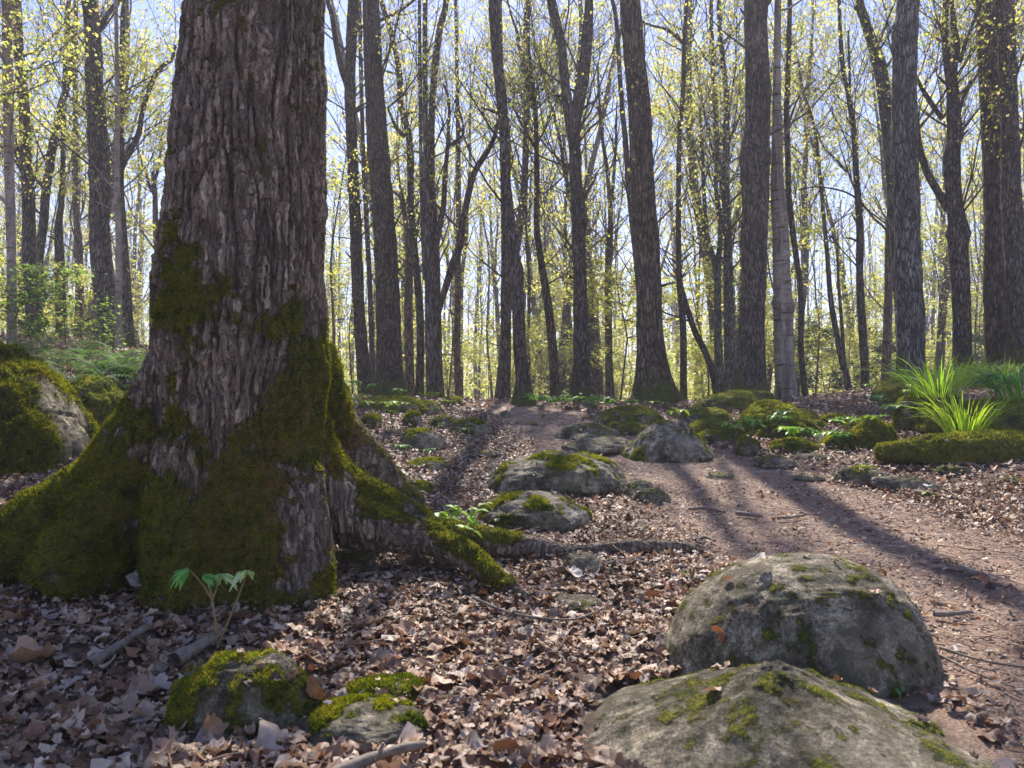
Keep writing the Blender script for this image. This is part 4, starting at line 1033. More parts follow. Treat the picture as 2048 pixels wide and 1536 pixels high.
def scatter(count, protos_, y0, y1, mind, lab, grp, smin, smax, seed, power=1.0, xs=0.80):
    rng = np.random.default_rng(seed); got = 0; tries = 0
    while got < count and tries < count * 60:
        tries += 1
        y = y0 + (y1 - y0) * rng.uniform() ** power
        x = rng.uniform(-xs, xs) * y
        if any((x - a) ** 2 + (y - b) ** 2 < mind ** 2 for a, b in placed): continue
        placed.append((x, y))
        k = int(rng.integers(len(protos_))); u = 1024 + x / y * F
        pr = protos_[k]; s = rng.uniform(smin, smax)
        loc = (x, y, gz(x, y)); lb = lab(k, u, y)
        if k not in used.setdefault(grp, set()):
            used[grp].add(k); pr.location = loc; pr.rotation_euler = (0, 0, rng.uniform(0, 6.28)); pr.scale = (s,) * 3; pr['label'] = lb
        else:
            copy_tree(pr, loc, rng.uniform(0, 6.28), s, lb)
        got += 1
dist = lambda y: 'nearer' if y < 24 else ('distant' if y < 33 else 'farthest')
def w16(s):
    return ' '.join(s.split()[:16])
scatter(112, protos, 19, 48, 1.3, lambda k, u, y: w16(f'{dist(y)} {KIND[k]} trunk {where(u)}'), 'trees standing deep in the wood', 0.75, 1.1, 5, 0.75)
SK = ['small', 'tall', 'bushy low', 'tallest']
placed = []
scatter(150, saps, 14.0, 40, 0.9, lambda k, u, y: w16(f'{dist(y)} {SK[k]} yellow-green sapling {where(u)}'), 'leafy saplings of the understory', 0.7, 1.25, 6, 0.8)

by = {}
for o in S.objects:
    if o.get('group') in ('trees standing deep in the wood', 'leafy saplings of the understory'):
        by.setdefault(o['label'], []).append(o)
for lb, os_ in by.items():
    if len(os_) > 1:
        left = 'just left' in lb
        os_.sort(key=lambda o: (o.location.x / o.location.y) * (-1 if left else 1))
        for o, w in zip(os_, ('first', 'second', 'third', 'fourth', 'fifth', 'sixth')):
            o['label'] = w16(w + ' ' + lb)
# ------------------------------------------------------------------ far wood: one mass
def far_wood():
    rng = np.random.default_rng(9)
    mb_ = MB()
    for q in range(430):
        y = rng.uniform(44, 100); x = rng.uniform(-0.85, 0.85) * y
        z = gz(x, y) - 0.3
        h = rng.uniform(13, 19); r = rng.uniform(.06, .18); lx, ly = rng.normal(0, .5, 2)
        pts = np.array([[x + lx * t * t + rng.normal(0, .06), y + ly * t, z + h * t] for t in np.linspace(0, 1, 6)])
        tube(mb_, pts, r * (1 - 0.75 * np.linspace(0, 1, 6)), 5)
        for w_ in range(5):
            t = rng.uniform(.3, .9); p0 = pts[0] + (pts[-1] - pts[0]) * t; a = rng.uniform(0, 6.28)
            e = p0 + np.array([math.cos(a), math.sin(a), 1.6]) * rng.uniform(1, 2.2)
            tube(mb_, np.array([p0, (p0 + e) / 2 + rng.normal(0, .1, 3), e]), np.array([r * .3, r * .2, .01]), 3)
    n = 300000
    y = rng.uniform(40, 100, n); x = rng.uniform(-.85, .85, n) * y
    hz = np.where(rng.uniform(size=n) < 0.72, rng.gamma(2.0, 1.5, n), rng.uniform(2, 17, n))
    pos = np.stack([x, y, hz + ground_base(x, y)], -1)
    cl = fbm(pos * np.array([.35, .35, .6]), 3, 31)
    keep = cl > -0.02 + 0.30 * sstep(4, 9, hz)
    pos = pos[keep]; n = len(pos)
    soup(mb_, SMALL_V, SMALL_T, pos, rng.uniform(.14, .36, n), rotmats(n, rng, np.abs(rng.normal(.6, .5, n))), leaf_cols(rng, n, 0.15), 1)
    mb_.obj('forest', [M_far, M_leaf], kind='stuff', label='hazy mass of far trees and yellow-green foliage', category='wood')
far_wood()

# ------------------------------------------------------------------ leaf litter
def in_rock(x, y, grow_=0.80):
    m = np.zeros(len(x), bool)
    for (cx, cy, a, b, zg, h) in ROCKS:
        m |= ((x - cx) / (a * grow_)) ** 2 + ((y - cy) / (b * grow_)) ** 2 < 1
    return m
def litter(name, label, n, y0, y1, size, hi, seed, pathk, lift, ntemp=10, curl=1.0, tiltmax=0.55, xs=0.78, keepf=None):
    rng = np.random.default_rng(seed)
    y = np.sqrt(rng.uniform(y0 * y0, y1 * y1, n)); x = rng.uniform(-1, 1, n) * (xs * y + 0.35)
    pm = path_mask(x, y)
    clump = 0.5 + 0.5 * fbm(np.stack([x, y, 0 * x], -1) * 1.5, 2, 12)
    keep = (rng.uniform(size=n) > pm * pathk) & (rng.uniform(size=n) < 0.55 + 0.8 * clump) & ~in_rock(x, y)
    if keepf is not None: keep &= keepf(x, y)
    x, y = x[keep], y[keep]; n = len(x)
    z = ground_z(x, y) + rng.uniform(0.0, lift, n)
    m_ = MB()
    per = np.array_split(rng.permutation(n), ntemp)
    for idx in per:
        V, T_ = maple_leaf(rng, hi, curl)
        k = len(idx)
        tl = np.abs(rng.normal(0, tiltmax, k))
        soup(m_, V, T_, np.stack([x[idx], y[idx], z[idx]], -1), rng.uniform(size[0], size[1], k) * (np.clip(1.15 - 0.22 * (y[idx] - 1.4), 0.5, 1.15) if hi else 1.0), rotmats(k, rng, tl), litter_cols(rng, k))
    m_.obj(name, M_litter, kind='stuff', label=label, category='leaf litter')
litter('fallen_leaves', 'crisp brown fallen leaves covering the forest floor near the trunk', 21000, 1.0, 3.9, (0.03, 0.10), True, 1, 0.985, 0.028, 40, 1.5, 0.28)
litter('fallen_leaves', 'small dry leaf fragments filling the gaps between fallen leaves', 42000, 1.0, 4.8, (0.012, 0.045), False, 2, 0.8, 0.03, 20, 1.6, 0.45)
litter('fallen_leaves', 'pinkish brown fallen leaves spread beside the path', 52000, 3.6, 9.0, (0.022, 0.07), False, 3, 0.97, 0.035, 24, 1.5, 0.3)
litter('fallen_leaves', 'thin layer of fallen leaves on the slopes around the trees', 24000, 8.5, 18.0, (0.06, 0.14), False, 4, 0.9, 0.04, 8, 1.0, 0.5)
def debris():
    rng = np.random.default_rng(21); n = 110000
    y = np.sqrt(rng.uniform(1.3 ** 2, 9.5 ** 2, n)); x = rng.uniform(-.2, 1, n) * (0.78 * y + .3)
    pm = path_mask(x, y); keep = (rng.uniform(size=n) < 0.30 + pm) & ~in_rock(x, y)
    x, y = x[keep], y[keep]; n = len(x)
    V = np.array([(-1, -.12, 0), (1, -.1, .03), (1, .1, .0), (-1, .12, .04), (0, .0, .12)], float) * 0.5
    T_ = np.array([(0, 1, 4), (1, 2, 4), (2, 3, 4), (3, 0, 4)])
    V2 = np.array([(-.6, -.4, 0), (.5, -.5, .1), (.7, .3, .0), (-.4, .5, .12), (0, .0, .1)], float) * 0.5
    h = n // 2
    z = ground_z(x, y) + 0.004
    pos = np.stack([x, y, z], -1); m_ = MB()
    cc = litter_cols(rng, n) * rng.uniform(0.6, 1.7, (n, 1))
    soup(m_, V, T_, pos[:h], rng.uniform(.01, .045, h), rotmats(h, rng, np.abs(rng.normal(0, .15, h))), np.clip(cc[:h], 0, .7))
    soup(m_, V2, T_, pos[h:], rng.uniform(.006, .022, n - h), rotmats(n - h, rng, np.abs(rng.normal(0, .4, n - h))), np.clip(cc[h:], 0, .7))
    m_.obj('twig_litter', M_litter, kind='stuff', label='fine twigs, needles and crumbs scattered over the dirt path', category='litter', smooth=False)
debris()
from mathutils.bvhtree import BVHTree
dg = bpy.context.evaluated_depsgraph_get()
_BV = []
for o in list(S.objects):
    if o.name.split('.')[0] in ('ground', 'boulder') or (o.parent is hero and o.name.startswith('trunk')):
        mw = o.matrix_basis if o.parent is None else hero.matrix_basis
        _BV.append((BVHTree.FromObject(o, dg), mw.translation.copy()))
def hit(u, v):
    r = Vector(ray(u, v)).normalized(); best = None
    for t_, off in _BV:
        h_ = t_.ray_cast(Vector((0, 0, H)) - off, r)
        if h_[0] is not None and (best is None or h_[3] < best[0]): best = (h_[3], h_[0] + off)
    return np.array(best[1]) if best is not None and best[0] < 60 else P(u, v, 12.0)
def on_rocks():
    rng = np.random.default_rng(31); P_, N_ = [], []
    for (cx, cy, a, b, zg, h) in ROCKS:
        for _ in range(int(min(60, 14 + 60 * a))):
            x = cx + rng.uniform(-1, 1) * a; y = cy + rng.uniform(-1, 1) * b
            best = None
            for t_, off in _BV[1:]:
                h_ = t_.ray_cast(Vector((x, y, zg + h + 0.3)) - off, Vector((0, 0, -1)))
                if h_[0] is not None and (best is None or h_[3] < best[2]): best = (h_[0] + off, h_[1], h_[3])
            if best is None or best[1].z < 0.55 or rng.uniform() < 0.35: continue
            P_.append(best[0] + best[1] * 0.008); N_.append(best[1])
    n = len(P_); m_ = MB()
    for idx in np.array_split(rng.permutation(n), 12):
        V, T_ = maple_leaf(rng, True, 1.5)
        for q in idx:
            al = np.array(Vector((0, 0, 1)).rotation_difference(N_[q]).to_matrix()) @ rotmats(1, rng, np.abs(rng.normal(0, .25, 1)))[0]
            soup(m_, V, T_, np.array(P_[q])[None], np.array([rng.uniform(.015, .055)]), al[None], litter_cols(rng, 1))
    m_.obj('fallen_leaves', M_litter, kind='stuff', label='leaf scraps caught on the tops of the mossy boulders', category='leaf litter')
on_rocks()
def twigs():
    rng = np.random.default_rng(33); m_ = MB()
    for _ in range(1300):
        y = math.sqrt(rng.uniform(1.0, 36)); x = rng.uniform(-1, 1) * (.78 * y + .3)
        a = rng.uniform(0, 6.28); L = rng.uniform(.04, .20); n = 5
        if in_rock(np.array([x]), np.array([y]), 1.1)[0]: continue
        t = np.linspace(-.5, .5, n) * L
        xx = x + math.cos(a) * t + rng.normal(0, L * .03, n); yy = y + math.sin(a) * t + rng.normal(0, L * .03, n)
        zz = np.full(n, float(ground_z(np.array([x]), np.array([y]))[0]) + .022) + rng.normal(0, .008) + np.linspace(-1, 1, n) * rng.normal(0, .012)
        r = rng.uniform(.0008, .0028)
        tube(m_, np.stack([xx, yy, zz], -1), np.linspace(r, r * .5, n), 4, litter_cols(rng, 1)[0] * np.array([.9, .9, .95]))
    m_.obj('twig_litter', M_litter, kind='stuff', label='thin broken twigs strewn through the dead leaves', category='litter')
twigs()
# individual leaves worth pointing at
def lone_leaf(label, u, v, d, size, col, seed, tilt=(0.5, 0, 0), roll=0.0, dz=0.02, curl=1.4):
    rng = np.random.default_rng(seed)
    V, T_ = maple_leaf(rng, True, 1.5)
    V = V * size * 0.85
    if roll > 2:
        ang = V[:, 0] / (size * 0.5) * roll
        rr = size * 0.5 / roll
        V = np.stack([np.sin(ang) * rr, V[:, 1], V[:, 2] * .5 + (1 - np.cos(ang)) * rr], -1)
    m_ = MB(); c = np.clip(np.array(col) * (1 + 0.25 * noise(V / size * 6 + seed, 3)[:, None]), 0, 1)
    m_.add(V, None, T_, c)
    o = m_.obj('fallen_leaf', M_litter, label=label, category='leaf', group='single dead leaves lying on top of the litter')
    p = hit(u, v) + np.array([0, 0, 0.035]); o.location = p; o.rotation_euler = tilt
lone_leaf('curled orange-brown leaf hooking upward, below the small sunlit-rimmed stone', 425, 1490, 1.42, 0.13, (.40, .23, .13), 1, (1.2, 0.5, 0.4), 2.2)
lone_leaf('big pale upturned leaf with an orange edge, at the bottom left', 560, 1500, 1.42, 0.15, (.50, .38, .28), 2, (0.7, 0.3, 1.0), 1.0)
lone_leaf('rusty leaf leaning against the moss-capped small stone', 632, 1410, 1.66, 0.10, (.34, .15, .06), 3, (1.3, 0.3, 0.2), 0.8)
lone_leaf('grey papery leaf standing against the foot of the maple', 282, 1175, 2.36, 0.16, (.42, .37, .32), 4, (1.1, 0.2, 0.4), 0.9)
lone_leaf('tan leaf resting at the right foot of the maple column', 625, 1225, 2.3, 0.15, (.36, .25, .17), 5, (0.35, 0.2, 2.0), 0.9)
lone_leaf('light dry leaf fragment lying on top of the large rounded boulder', 1528, 1136, 2.1, 0.07, (.50, .42, .34), 6, (0.25, 0.1, 1.0), 0.5)
lone_leaf('rusty curled leaf on the dirt path right of the large boulder', 1962, 1180, 2.72, 0.11, (.38, .17, .07), 7, (0.4, 0.1, 0.4), 1.5)
lone_leaf('bright rusty leaf standing up behind the pale peaked boulder', 1440, 1295, 1.95, 0.10, (.36, .16, .07), 8, (1.3, 0.1, 2.1), 0.8)
lone_leaf('long folded tan leaf lying in the shade at the far left', 70, 1340, 1.75, 0.22, (.40, .26, .16), 9, (0.3, 0.1, -1.1), 1.8)
lone_leaf('bleached leaf strip lying among leaves beside the surface root', 1145, 1165, 2.75, 0.14, (.60, .52, .44), 10, (0.4, 0.1, 0.6), 2.6)

# ------------------------------------------------------------------ sticks
def stick(label, pts, r, seed, mat=None, knob=False):
    """pts: (u, v) laid on the ground"""
    rng = np.random.default_rng(seed)
    out = []
    for (u, v, *hh) in pts:
        rr = ray(u, v); lo, hi = 0.8, 30.0
        for _ in range(40):
            md_ = (lo + hi) / 2; q = np.array([0, 0, H]) + rr * md_ / rr[1]
            if q[2] > gz(q[0], q[1]) + r * 0.8 + 0.014 + (hh[0] if hh else 0): lo = md_
            else: hi = md_
        out.append(np.array([0, 0, H]) + rr * lo / rr[1])
    PP, RR = resample(np.array(out), np.linspace(r, r * 0.65, len(out)), 0.02)
    RR = RR * 1.45 * (1 + 0.22 * noise(PP * 40, seed))
    O = PP[0].copy()
    m_ = MB(); tube(m_, PP - O, RR, 8)
    if knob:
        q = len(PP) // 2
        e = PP[q] - O + np.array([0.01, 0.0, r * 2.6])
        tube(m_, np.array([PP[q] - O, e]), np.array([r * .6, r * .35]), 6)
    o = m_.obj('fallen_stick', mat or M_stick, label=label, category='stick', group='dead sticks lying on the ground')
    o.location = O
stick('thick pale stick with a stub, bottom left foreground', [(640, 1560, .02), (720, 1525, .025), (790, 1500, .025), (850, 1488, .02)], 0.009, 1, knob=True)
stick('long thin dark twig curving through the leaves in the middle foreground', [(945, 1195, .015), (1010, 1222, .015), (1080, 1236, .015), (1150, 1238, .015), (1210, 1215, .015)], 0.0032, 2)
stick('thin straight stick, the leftmost of three on the path', [(1378, 1018), (1410, 1016), (1450, 1024)], 0.006, 3)
stick('short stick with a dark knotted end, the middle of three on the path', [(1472, 1026), (1500, 1029), (1526, 1033)], 0.008, 4, knob=True)
stick('pale short stick, the rightmost of three on the path', [(1555, 1036), (1585, 1034), (1612, 1029)], 0.006, 5)
stick('small slanting stick above the row of three path sticks', [(1618, 1009), (1645, 1018)], 0.004, 6)
stick('thin twig with a thick broken end, right of the large boulder', [(1862, 1133), (1920, 1140), (1930, 1146), (1975, 1152)], 0.006, 7)
stick('chunky stub of wood at the end of the thin twig right of the boulder', [(1922, 1138), (1945, 1146), (1974, 1154)], 0.012, 8)
stick('dark twig touching the right side of the large boulder', [(1868, 1228), (1900, 1228), (1942, 1223)], 0.006, 9)
stick('long thin branch lying beyond the wedge-shaped rock', [(1830, 984), (1880, 992), (1935, 1002)], 0.010, 10)
stick('pale stick lying across leaves in the lower left shade', [(175, 1330, .02), (240, 1290, .02), (290, 1255, .02)], 0.010, 11)
stick('fat bleached stick end pointing at the seedling', [(350, 1320, .02), (400, 1290, .025), (440, 1265, .02)], 0.014, 12)
stick('thin twig under the surface root of the maple', [(1180, 1140), (1240, 1122), (1330, 1130), (1390, 1135)], 0.004, 13)
stick('bent brown twig near the large boulder, in the litter', [(1280, 1120), (1220, 1118), (1190, 1150)], 0.003, 14)
stick('slim twig fallen beside the flat pale stone', [(860, 1205), (900, 1225), (950, 1250)], 0.003, 15)
stick('dark arched twig beyond the surface root tip', [(1392, 1080), (1410, 1074), (1430, 1082)], 0.006, 16)
stick('wiry roots-like twig at the lower right of the path', [(1880, 1295), (1960, 1320), (2048, 1335)], 0.003, 17)
stick('another wiry twig crossing the path below the dark one', [(1880, 1310), (1950, 1345), (2030, 1375)], 0.0025, 18)
stick('flat pale stick between the green slab stone and the leaves', [(700, 1150), (760, 1146), (850, 1149)], 0.005, 19)
stick('pale stick end standing out of the hollow beside the maple', [(738, 1135), (748, 1115, .03), (756, 1098, .05)], 0.007, 20)

# ------------------------------------------------------------------ plants
def leaflet(L, w, bend, nseg=5):
    t = np.linspace(0, 1, nseg + 1)
    ww = w * np.sin(np.pi * np.clip(t, 0.02, 0.98)) ** 0.8
    c = np.stack([np.zeros_like(t), t * L, -bend * t * t * L], -1)
    V = np.vstack([c - np.stack([ww, 0 * t, -0.15 * ww], -1), c, c + np.stack([ww, 0 * t, 0.15 * ww], -1)])
    n = nseg + 1
    Q = []
    for a in (0, n):
        for q in range(nseg):
            Q.append([a + q, a + n + q, a + n + q + 1, a + q + 1])
    return V, np.array(Q)
def Rz(a): c, s = math.cos(a), math.sin(a); return np.array([[c, -s, 0], [s, c, 0], [0, 0, 1]])
def Rx(a): c, s = math.cos(a), math.sin(a); return np.array([[1, 0, 0], [0, c, -s], [0, s, c]])
def forb(name, label, cat, loc, seed, stems=4, hgt=0.16, leafL=0.07, leafW=0.016, nleaf=5, col=(0.20, 0.36, 0.05), spread=0.4, group=None, flower=None, bend=0.35, fan=None):
    rng = np.random.default_rng(seed)
    root = empty(name, loc, label, cat, group)
    ms, ml, mf = MB(), MB(), MB()
    for s in range(stems):
        a = rng.uniform(0, 6.28) if fan is None else fan[s][0]
        sp = spread * rng.uniform(.4, 1.2) if fan is None else fan[s][1]
        h = hgt * rng.uniform(0.75, 1.15) if fan is None else fan[s][2]
        e = np.array([math.cos(a) * sp * h, math.sin(a) * sp * h, h])
        mid = e * np.array([.35, .35, .55])
        PP, RR = resample(np.array([[0, 0, -.01], mid, e]), np.array([.0022, .0018, .0012]) * max(1, hgt / .2), 0.03)
        tube(ms, PP, RR, 5)
        if flower and s == 0:
            for q in range(3):
                V, Q = leaflet(0.035, 0.013, 0.2)
                V = V @ (Rz(q * 2.09) @ Rx(0.5)).T + e + np.array([0, 0, .03])
                mf.add(V, Q, None, (0.85, 0.85, 0.85))
            tube(ms, np.array([e, e + np.array([0, 0, .03])]), np.array([.0012, .001]), 4)
        for q in range(nleaf):
            V, Q = leaflet(leafL * rng.uniform(.75, 1.2), leafW * rng.uniform(.8, 1.2), bend * rng.uniform(.5, 1.6))
            V = V @ (Rz(q * 6.283 / nleaf + rng.uniform(-.25, .25)) @ Rx(rng.uniform(-.15, .35))).T + e
            ml.add(V, Q, None, np.clip(np.array(col) * rng.uniform(.75, 1.3), 0, 1))
    ms.obj('stem', M_stem, root); ml.obj('foliage', M_green, root)
    if flower: mf.obj('blossom', M_petal, root)
    return root
# the seedling in front of the maple: three stalks, drooping toothed leaf groups
def seedling():
    pb = P(436, 1255, 2.15); pb[2] = gz(pb[0], pb[1]) + 0.02
    root = empty('seedling', pb, 'young green seedling on thin tan stalks before the maple trunk', 'seedling')
    ms, ml = MB(), MB()
    rng = np.random.default_rng(4)
    ends = [(378, 1140), (408, 1150), (495, 1143), (440, 1150)]
    fork = P(424, 1200, 2.15) - pb
    base = np.zeros(3)
    tube(ms, *resample(np.array([base, base * .4 + fork * .6 + np.array([.002, 0, 0]), fork]), np.array([.0045, .0038, .0032]), .02), 6)
    tips = []
    for k, (u, v) in enumerate(ends):
        e = P(u, v, 2.15 + 0.03 * (k - 1)) - pb
        st = fork if k in (0, 1, 3) else base + np.array([0.004, 0, .015])
        m = (st + e) / 2 + np.array([0.004, 0, .004])
        tube(ms, *resample(np.array([st, m, e]), np.array([.0034, .0028, .002]), .02), 5)
        tips.append(e)
    for k, e in enumerate(tips):
        for q in range(9):
            ang = {0: 1.57, 1: -1.2, 2: 1.2, 3: -.4}[k] + rng.uniform(-1.5, 1.5)
            L = rng.uniform(.03, .052)
            V, Q = leaflet(L, L * .26, rng.uniform(.5, 1.1))
            V[:, 0] *= 1 + .25 * np.sin(V[:, 1] / L * 22)
            V = V @ (Rz(ang) @ Rx(rng.uniform(-.1, .35))).T + e
            ml.add(V, Q, None, np.array((0.22, 0.48, 0.12)) * rng.uniform(.8, 1.3) if k < 2 else np.array((0.62, 0.78, 0.45)) * rng.uniform(.8, 1.2))  # leaf colours brightened to stand in for dappled sunlight
    ms.obj('stem', plain_wood('tan_stalk', (.20, .14, .05), (.30, .22, .08)), root); ml.obj('foliage', M_green, root)
seedling()
def round_leaf_plant():
    root = empty('seedling', P(905, 1110, 2.92), 'bright yellow-green seedling with rounded lobed leaves on the mossy root', 'seedling')
    O = P(905, 1110, 2.92)
    ms, ml = MB(), MB(); rng = np.random.default_rng(8)
    for (u, v, n, sz) in [(880, 1025, 4, .030), (900, 1035, 5, .032), (918, 1022, 5, .030), (935, 1035, 5, .032), (955, 1020, 4, .028), (970, 1008, 3, .026), (925, 1055, 4, .026), (948, 1062, 3, .024), (905, 1015, 4, .026)]:
        e = P(u, v, 2.9 + rng.uniform(-.04, .04)) - O
        tube(ms, *resample(np.array([[rng.uniform(-.01, .01), 0, 0], e * np.array([.5, .5, .45]), e]), np.array([.0016, .0014, .001]), .02), 4)
        for q in range(n):
            L = sz * rng.uniform(1.1, 1.6)
            V, Q = leaflet(L, L * .42, rng.uniform(.1, .6))
            V = V @ (Rz(rng.uniform(0, 6.28)) @ Rx(rng.uniform(-.3, .5))).T + e
            ml.add(V, Q, None, np.clip(np.array((0.34, 0.52, 0.07)) * rng.uniform(.8, 1.25), 0, 1))
    ms.obj('stem', M_stem, root); ml.obj('foliage', M_green, root)
round_leaf_plant()
GP = 'small green plants growing among the rocks'
YG = (0.36, 0.48, 0.06)
plants = [
 ('pale green sprig on the mossy root beside the bright seedling', 1000, 1048, 3.05, 3, .03, .04, .008, 4, (0.25, .40, .2)),
 ('arching leafy plant in front of the broad mossy slab', 752, 855, 8.0, 6, .30, .12, .022, 7, YG),
 ('bright bowed stalk with hanging leaves near the yellow-green knob', 785, 860, 7.8, 5, .26, .12, .024, 8, YG),
 ('leafy clump at the foot of the slender forked trunk', 708, 818, 9.0, 9, .34, .13, .03, 5, (0.22, .40, .08)),
 ('low green plant on top of the broad mossy slab', 792, 798, 9.8, 5, .12, .10, .025, 6, (.2, .36, .08)),
 ('yellow-green leafy row along the top of the slab', 850, 800, 9.6, 8, .13, .09, .018, 6, (.40, .44, .06)),
 ('second yellow-green row beside the first on the slab', 872, 802, 9.6, 8, .14, .09, .018, 6, (.40, .44, .06)),
 ('bright plant growing beyond the round end block', 893, 822, 9.2, 7, .16, .09, .02, 6, YG),
 ('little plant next to the half-mossy rounded boulder', 880, 862, 7.1, 4, .08, .06, .013, 5, YG),
 ('small broad-leaved plant left of the half-mossy boulder', 800, 905, 6.4, 5, .07, .08, .022, 4, (.18, .36, .08)),
 ('low leafy patch in front of the long low rock', 930, 872, 7.4, 8, .08, .07, .015, 5, (.28, .4, .12)),
 ('small green plant behind the flat greenish stone', 852, 912, 6.0, 5, .06, .06, .015, 5, (.15, .32, .1)),
 ('bright lily-like plant standing on the dark mossy block', 1318, 818, 8.9, 3, .15, .13, .024, 7, YG),
 ('leafy tuft lying along the top of the dark mossy block', 1262, 815, 8.9, 8, .08, .09, .02, 5, (.3, .44, .08)),
 ('bright sprig above the wrinkled peaked boulder', 1350, 842, 7.0, 3, .12, .10, .02, 6, YG),
 ('umbrella-leaved plant beside the small yellow-mossed stone', 1458, 882, 6.9, 3, .17, .13, .018, 7, (.3, .48, .12)),
 ('second umbrella-leaved plant next to the first', 1502, 878, 6.9, 4, .18, .13, .02, 7, (.2, .4, .1)),
 ('dark green spray leaning over the velvety moss dome', 1568, 858, 7.6, 5, .16, .12, .02, 6, (.12, .28, .06)),
 ('vivid star-leaved plant at the foot of the moss dome', 1588, 884, 6.9, 6, .14, .13, .025, 6, (.38, .60, .06)),
 ('green sprig at the right of the star-leaved plant', 1628, 884, 6.9, 5, .12, .11, .018, 6, (.2, .42, .08)),
 ('leafy plant between the tangled rock and the round boulder', 1680, 892, 6.7, 7, .13, .10, .022, 6, (.22, .44, .07)),
 ('young plant rising over the tangled mossy rock', 1700, 880, 7.1, 6, .22, .10, .02, 6, (.3, .5, .07)),
 ('small plant on the round moss-covered boulder', 1755, 850, 6.7, 3, .08, .07, .018, 4, (.3, .5, .08)),
 ('dark leafy plant on the litter slope left of the tall boulder', 1760, 815, 7.8, 8, .14, .12, .02, 6, (.16, .34, .14)),
 ('drooping plant with grey-green leaves near the tall mossy boulder', 1790, 832, 7.3, 7, .12, .13, .024, 6, (.2, .36, .2)),
 ('yellow-green plant at the shoulder of the tall mossy boulder', 1808, 800, 7.4, 5, .14, .09, .02, 5, (.34, .5, .06)),
 ('leafy plant on the crest of the ledge rock', 1745, 785, 8.7, 6, .18, .12, .024, 5, (.26, .46, .07)),
 ('tiny two-leaved sprout on the wedge-shaped rock', 1735, 940, 5.1, 2, .04, .05, .018, 3, (.3, .5, .06)),
 ('bright leaf pair lying at the right edge of the path', 2025, 965, 4.75, 4, .03, .12, .02, 4, (.32, .52, .06)),
 ('tiny seedling with two round leaves under the large boulder', 1800, 1400, 1.86, 2, .03, .016, .006, 2, (.10, .34, .12)),
 ('little yellow plant at the left foot of the large boulder', 1375, 1155, 2.6, 4, .015, .035, .01, 4, (.42, .5, .06)),
 ('dark shade plant behind the bright grass tuft', 1985, 800, 7.6, 12, .22, .13, .024, 6, (.10, .26, .09)),
 ('broad leafy plant at the right end of the grassy mound', 2035, 770, 7.8, 12, .26, .14, .028, 6, (.16, .38, .08)),
 ('leafy plant under the dark straight trunk', 1800, 745, 9.5, 10, .2, .15, .03, 6, (.12, .32, .14)),
]
for k, (lb, u, v, d, st, h, L, w, nl, col) in enumerate(plants):
    forb('wild_plant', lb, 'plant', hit(u, v), 500 + k, st, h * .85, L * .62, w * .7, nl, col, spread=.7, group=GP)
flw = [(1132, 822, 11.5), (1150, 826, 10.5), (1180, 824, 10.8), (1192, 822, 10.5), (1068, 824, 11), (1085, 828, 10.3), (1210, 826, 10.2), (1115, 832, 10)]
for k, (u, v, d) in enumerate(flw):
    p = P(u, v, d); p[2] = gz(p[0], d)
    forb('trillium_flower', ['first', 'second', 'third', 'fourth', 'fifth', 'sixth', 'seventh', 'eighth'][k] + ' white trillium in the row below ' + ('the tuning-fork trunk' if u > 1100 else 'the crest trunk'), 'flower', p, 700 + k, 5, .17, .10, .035, 3, (.22, .42, .07), flower=True, group='white trilliums beyond the path crest')
p = on_ground(1855, 1000)
forb('trillium_flower', 'lone white flower in the leaf litter right of the wedge-shaped rock', 'flower', p, 720, 1, .05, .04, .012, 3, (.3, .4, .1), flower=True)
p = on_ground(828, 850)
forb('trillium_flower', 'white flower by the dark mossy block', 'flower', p, 721, 2, .06, .06, .02, 3, (.3, .4, .1), flower=True)

# grass tufts
def grass_tuft(label, base, n, L, seed, rad, col, lean=0.5, wd=0.0036):
    rng = np.random.default_rng(seed)
    m_ = MB()
    t = np.linspace(0, 1, 9)
    for k in range(int(n * 1.5)):
        a = rng.uniform(0, 6.28); r = rad * math.sqrt(rng.uniform()); l_ = L * rng.uniform(.5, 1.15)
        ln = lean * rng.uniform(.15, 1.1); dr = rng.uniform(0.2, 1.3)
        out = l_ * (ln * t + dr * 0.45 * ln * t ** 2.5)
        up = l_ * (t - dr * 0.45 * t ** 3)
        c = np.stack([r * math.cos(a) + math.cos(a) * out, r * math.sin(a) + math.sin(a) * out, up - .02], -1)
        w = wd * rng.uniform(.6, 1.4) * (np.sin(np.pi * (0.15 + 0.85 * t)) ** .6 + .02)
        sd = unit(np.array([-math.sin(a), math.cos(a), rng.uniform(-.5, .5)]) + rng.normal(0, .3, 3))
        V = np.vstack([c - w[:, None] * sd, c + w[:, None] * sd])
        q = np.arange(8)
        Q = np.stack([q, q + 9, q + 10, q + 1], -1)
        cc = np.array(col) * rng.uniform(.6, 1.3) if rng.uniform() > .1 else np.array((.42, .34, .16)) * rng.uniform(.7, 1.2)
        m_.add(V, Q, None, np.clip(cc, 0, 1))
    o = m_.obj('grass_tuft', M_green, label=label, category='grass tuft', group='long-bladed grass tufts on the mossy mound')
    o.location = base
GC = (0.34, 0.54, 0.05)
grass_tuft('brightest sunlit tuft of long arching grass in front of the dark mound', hit(1928, 862), 120, 0.38, 1, .14, (0.48, 0.66, 0.05), .8, .0042)
grass_tuft('wide tuft of upright grass on top of the mound, below the dark straight trunk', hit(1872, 772), 100, 0.36, 2, .25, GC, .6, .0045)
grass_tuft('dense grass tuft below the gnarled forked tree', hit(1925, 770), 170, 0.42, 3, .26, GC, .55, .0045)
grass_tuft('grass tuft below the two close dark trunks', hit(1990, 775), 170, 0.42, 4, .25, (0.3, .50, .05), .55, .0045)
grass_tuft('loose grass tuft at the rim of the ledge rock', hit(1880, 790), 70, 0.42, 5, .18, GC, .8, .0045)
